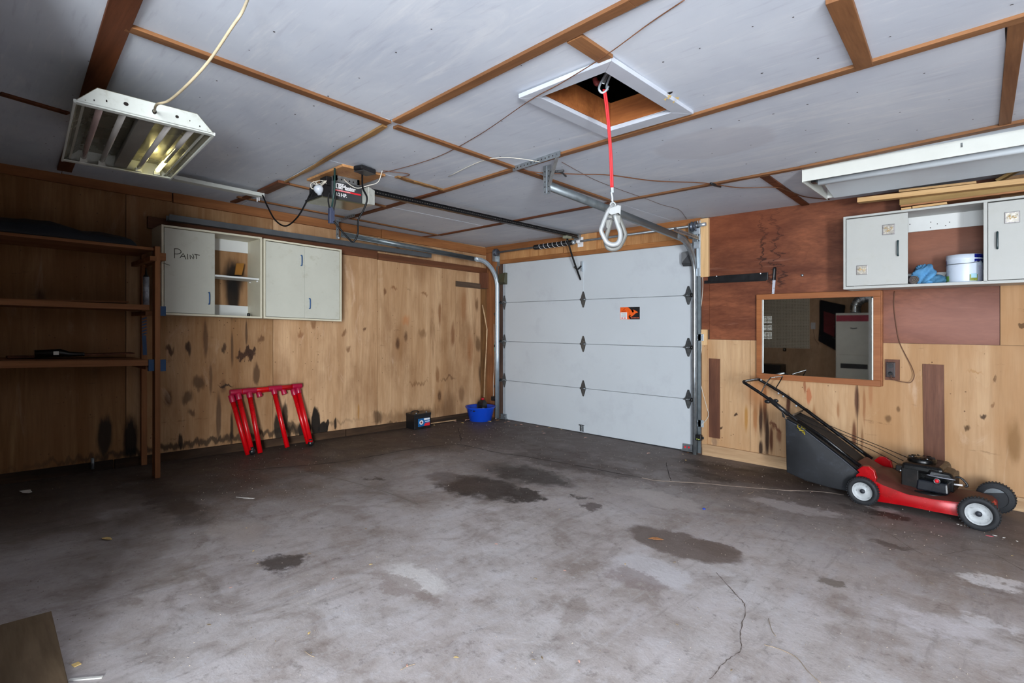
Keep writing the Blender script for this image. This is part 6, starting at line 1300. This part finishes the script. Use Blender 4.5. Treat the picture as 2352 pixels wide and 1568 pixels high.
rl = random.Random(3)
lf = [(1160, 971), (1168, 969), (1170, 978), (1185, 977), (1197, 976), (1234, 980), (1246, 991), (1250, 996), (1262, 983), (1290, 987), (1312, 998), (1345, 1006), (1490, 1042), (1575, 1058), (1568, 1044), (1580, 1040)]
for px, py in lf: drop('dry_leaf', 'small dry leaf bits along the foot of the white garage door', 'leaf', px, py, R_(rl.uniform(.3, .7)), rl.choice([M_leafy, M_leafp, M_leafb]), rl.uniform(0, 6), .001, .002, .5, 'leaf bits along the garage door')
M_litter = simple('grey_brown_litter', RGB(150, 132, 108), .8, 0, .3, 60)
sc = [(655, 1053), (778, 1046), (726, 1060), (940, 975), (952, 998), (1160, 1036), (1640, 1065), (566, 1213), (582, 1266), (592, 1295), (711, 1272), (852, 1297), (948, 1210), (840, 1215), (577, 1443), (480, 1436), (633, 1473), (715, 1500), (710, 1455), (1048, 1511), (1225, 1516), (1245, 1512), (1330, 1520), (1555, 1435), (1680, 1540), (1230, 1330), (1297, 1311), (1436, 1296), (1550, 1292), (1605, 1400), (1985, 1416), (2025, 1367), (2260, 1365), (2325, 1277), (1865, 1130), (1400, 1110), (1285, 1170), (905, 1500), (935, 1530), (1140, 1250), (765, 1330), (530, 1350), (1065, 1085), (1120, 1080), (1725, 1050), (2162, 1232), (2140, 1340), (1710, 1230)]
for px, py in sc: drop('floor_litter', 'tiny dry leaf and twig bits scattered over the concrete floor', 'litter', px, py, R_(rl.uniform(.12, .32)), rl.choice([M_litter, M_leafp, M_litter, M_leafy]), rl.uniform(0, 6), .001, 0, .5, 'litter on the open floor')
tl_ = ['long curved dry stalk on the floor at the bottom right', 'short dry stalk just above the long curved stalk', 'tiny straight twig on the floor at the bottom centre', 'small pale twig on the floor left of the bottom centre', 'small curved pale stalk on the floor beside the joint filler line'];
tw = [[(1755, 1480), (1790, 1490), (1830, 1510), (1855, 1540), (1885, 1568)], [(1765, 1420), (1772, 1445), (1782, 1460)], [(920, 1538), (935, 1530), (954, 1524)], [(700, 1495), (712, 1504), (722, 1508)], [(1718, 1134), (1729, 1130), (1731, 1127)]]
for i, s in enumerate(tw): tag(MB().tube(spl([G(*p, .003) for p in s]), .0012, 5).build('dry_stalk', M_litter), tl_[i], 'stalk', 'dry stalks on the floor')
m = MB(); rg = random.Random(11)   # grit, one stuff part of the floor
for _ in range(2600):
    x = rg.uniform(-.1, 5.6); y = rg.uniform(.2, 5.15); s = rg.uniform(.0012, .0038) * (1.3 if y > 3.5 else 1); a = rg.uniform(0, 6); z = fz(x, y)
    m.add([(x + s * math.cos(a + k * 2.1), y + s * math.sin(a + k * 2.1), z + .0004) for k in range(3)] + [(x, y, z + s)], [(0, 1, 3), (1, 2, 3), (2, 0, 3)])
o = m.build('grit', simple('floor_grit', RGB(150, 138, 124), .9, 0, .4, 3), floor); o['kind'] = 'stuff'
a, b = G(0, 1435), G(118, 1410)
fbp = thing('plywood_offcut', 'dusty plywood offcut lying on the floor in the bottom left corner', 'board', (2.7, -.1, fz(2.7, 0)))
e1 = Vector((G(155, 1568).x - b.x, G(155, 1568).y - b.y, 0)).normalized(); e2 = Vector((e1.y, -e1.x, 0))
pc_ = [b, b + e1 * .95, b + e1 * .95 + e2 * .7, b + e2 * .7]
MB().hexa([(p.x, p.y, fz(p.x, p.y) + .001) for p in pc_] + [(p.x, p.y, fz(p.x, p.y) + .014) for p in pc_]).build('sheet', wood('dusty_offcut_wood', (132, 112, 88), (100, 82, 62), 0, 7, .1, .8, 0, seed=61), fbp, bevel=.002)

# ------------------------------------------------------------------ rear of the garage, seen in the mirror
pg = thing('pegboard', 'grey-brown perforated board on the rear wall seen in the mirror', 'pegboard', (1.6, YR + .01, 1.3))
box((.9, YR + .013, .81), (2.235, YR + .022, 2.1)).build('board', simple('hardboard_grey', RGB(232, 222, 200), .6, 0, .06, 5), pg)
m = MB()
for i in range(46):
    for j in range(42):
        x = .93 + i * .0285; z = .83 + j * .03
        if not (1.34 < x < 1.52 and 1.0 < z < 1.5): m.add([(x + .0075 * math.cos(k), YR + .0225, z + .0075 * math.sin(k)) for k in (0, 1.57, 3.14, 4.71)], [(0, 1, 2, 3)])
o = m.build('peg_holes', M_hole, pg); o['kind'] = 'stuff'
m = MB()
for i in range(7):
    for j in range(16):
        x = 1.35 + i * .0285; z = 1.0 + j * .03
        if j not in (5, 10): m.add([(x + .0055 * math.cos(k), YR + .0227, z + .0055 * math.sin(k)) for k in (0, 1.57, 3.14, 4.71)], [(0, 1, 2, 3)])
o = m.build('daylit_holes', emis('daylight_through_window', (.9, .95, 1, 1), 3.5), pg, label='peg holes with daylight behind'); o['kind'] = 'stuff'
tag(box((2.26, YR, 1.20), (2.34, YR + .03, 1.33)).build('thermostat', M_wht, None, bevel=.004), 'small white thermostat on the rear wall seen in the mirror', 'thermostat')
tag(MB().tube(spl([(2.30, YR + .01, 1.2), (2.33, YR + .01, 1.0), (2.4, YR + .01, .9)]), .004, 5).build('thermostat_wire', M_cordbrn), 'thin wire below the thermostat seen in the mirror', 'wire')
ro = thing('rear_outlet', 'dark outlet below the pegboard seen in the mirror', 'outlet', (1.775, YR, .8)); box((1.735, YR, .74), (1.81, YR + .012, .86)).build('cover_plate', M_black, ro, bevel=.003)
for z in (.775, .825): MB().cyl((1.772, YR + .012, z), (1.772, YR + .016, z), .015, 12).build('socket', M_cordwht, ro)
qn = thing('padded_blanket', 'black and maroon padded blanket hung beside the furnace, seen in the mirror', 'blanket', (2.55, YR + .05, 1.3))
qp = [(2.42, 1.78), (2.62, 1.72), (2.86, 1.66), (2.80, 1.2), (2.72, .78), (2.55, .88), (2.40, .97), (2.42, 1.3)]
MB().prism(qp, lambda u, v, t: Vector((u, YR + .03 + t, v)), 0, .05).build('cover', simple('black_blanket', RGB(26, 26, 34), .85, 0, .3, 6, .5), qn, bevel=.02)
MB().prism([(2.50, 1.55), (2.70, 1.48), (2.68, 1.05), (2.50, 1.15)], lambda u, v, t: Vector((u, YR + .08 + t, v)), 0, .01).build('maroon_lining', simple('maroon_cloth', RGB(120, 50, 54), .85, 0, .3, 9), qn, bevel=.004)
fq = lambda x: 5.244 + (x - 5.244) * .949
FX0, FX1, FY, FZ = 2.815, 3.372, -.80, 1.50
fu = thing('furnace', 'old grey furnace with maroon band and silver duct, seen in the mirror', 'furnace', (3.1, -1.1, .12))
M_fur = simple('furnace_enamel', RGB(246, 247, 236), .5, 0, .06, 5)
box((FX0, YR + .01, .13), (FX1, FY, FZ)).build('cabinet', M_fur, fu, bevel=.01)
box((FX0 + .01, FY, 1.35), (FX1 - .01, FY + .006, 1.46)).build('band', simple('maroon_band', RGB(190, 70, 90), .5), fu)
box((FX0 + .015, FY, .74), (FX1 - .015, FY + .008, 1.34)).build('panel', M_fur, fu, bevel=.004); box((FX0 + .015, FY, .2), (FX1 - .015, FY + .008, .725)).build('panel', M_fur, fu, bevel=.004)
box((FX0 + .08, FY + .008, .50), (FX1 - .06, FY + .012, .585)).build('grille', M_dkgrey, fu)
MB().tube(spl([(3.05, FY + .008, 1.23), (3.10, FY + .03, 1.22), (3.15, FY + .008, 1.23)]), .006, 6).build('handle', M_galv, fu)
dp = spl([(3.08, -1.05, FZ), (3.08, -1.05, 1.62), (3.13, -1.05, 1.72), (3.24, -1.05, 1.78), (3.5, -1.05, 1.83)], 5)
MB().tube(dp, .085, 20).build('duct', simple('silver_duct', RGB(190, 194, 198), .25, .9, .15, 10), fu)
for k in (6, 9, 12, 15): 
    p = dp[k]; d_ = (dp[k + 1] - p).normalized(); MB().cyl(p - d_ * .006, p + d_ * .006, .091, 20).build('duct_ring', M_galv, fu)
tag(box((1.3, YR + .001, .13), (1.80, YR + .35, .48)).build('dark_crate', M_black, None, bevel=.01), 'dark crate under the outlet seen in the mirror', 'crate')
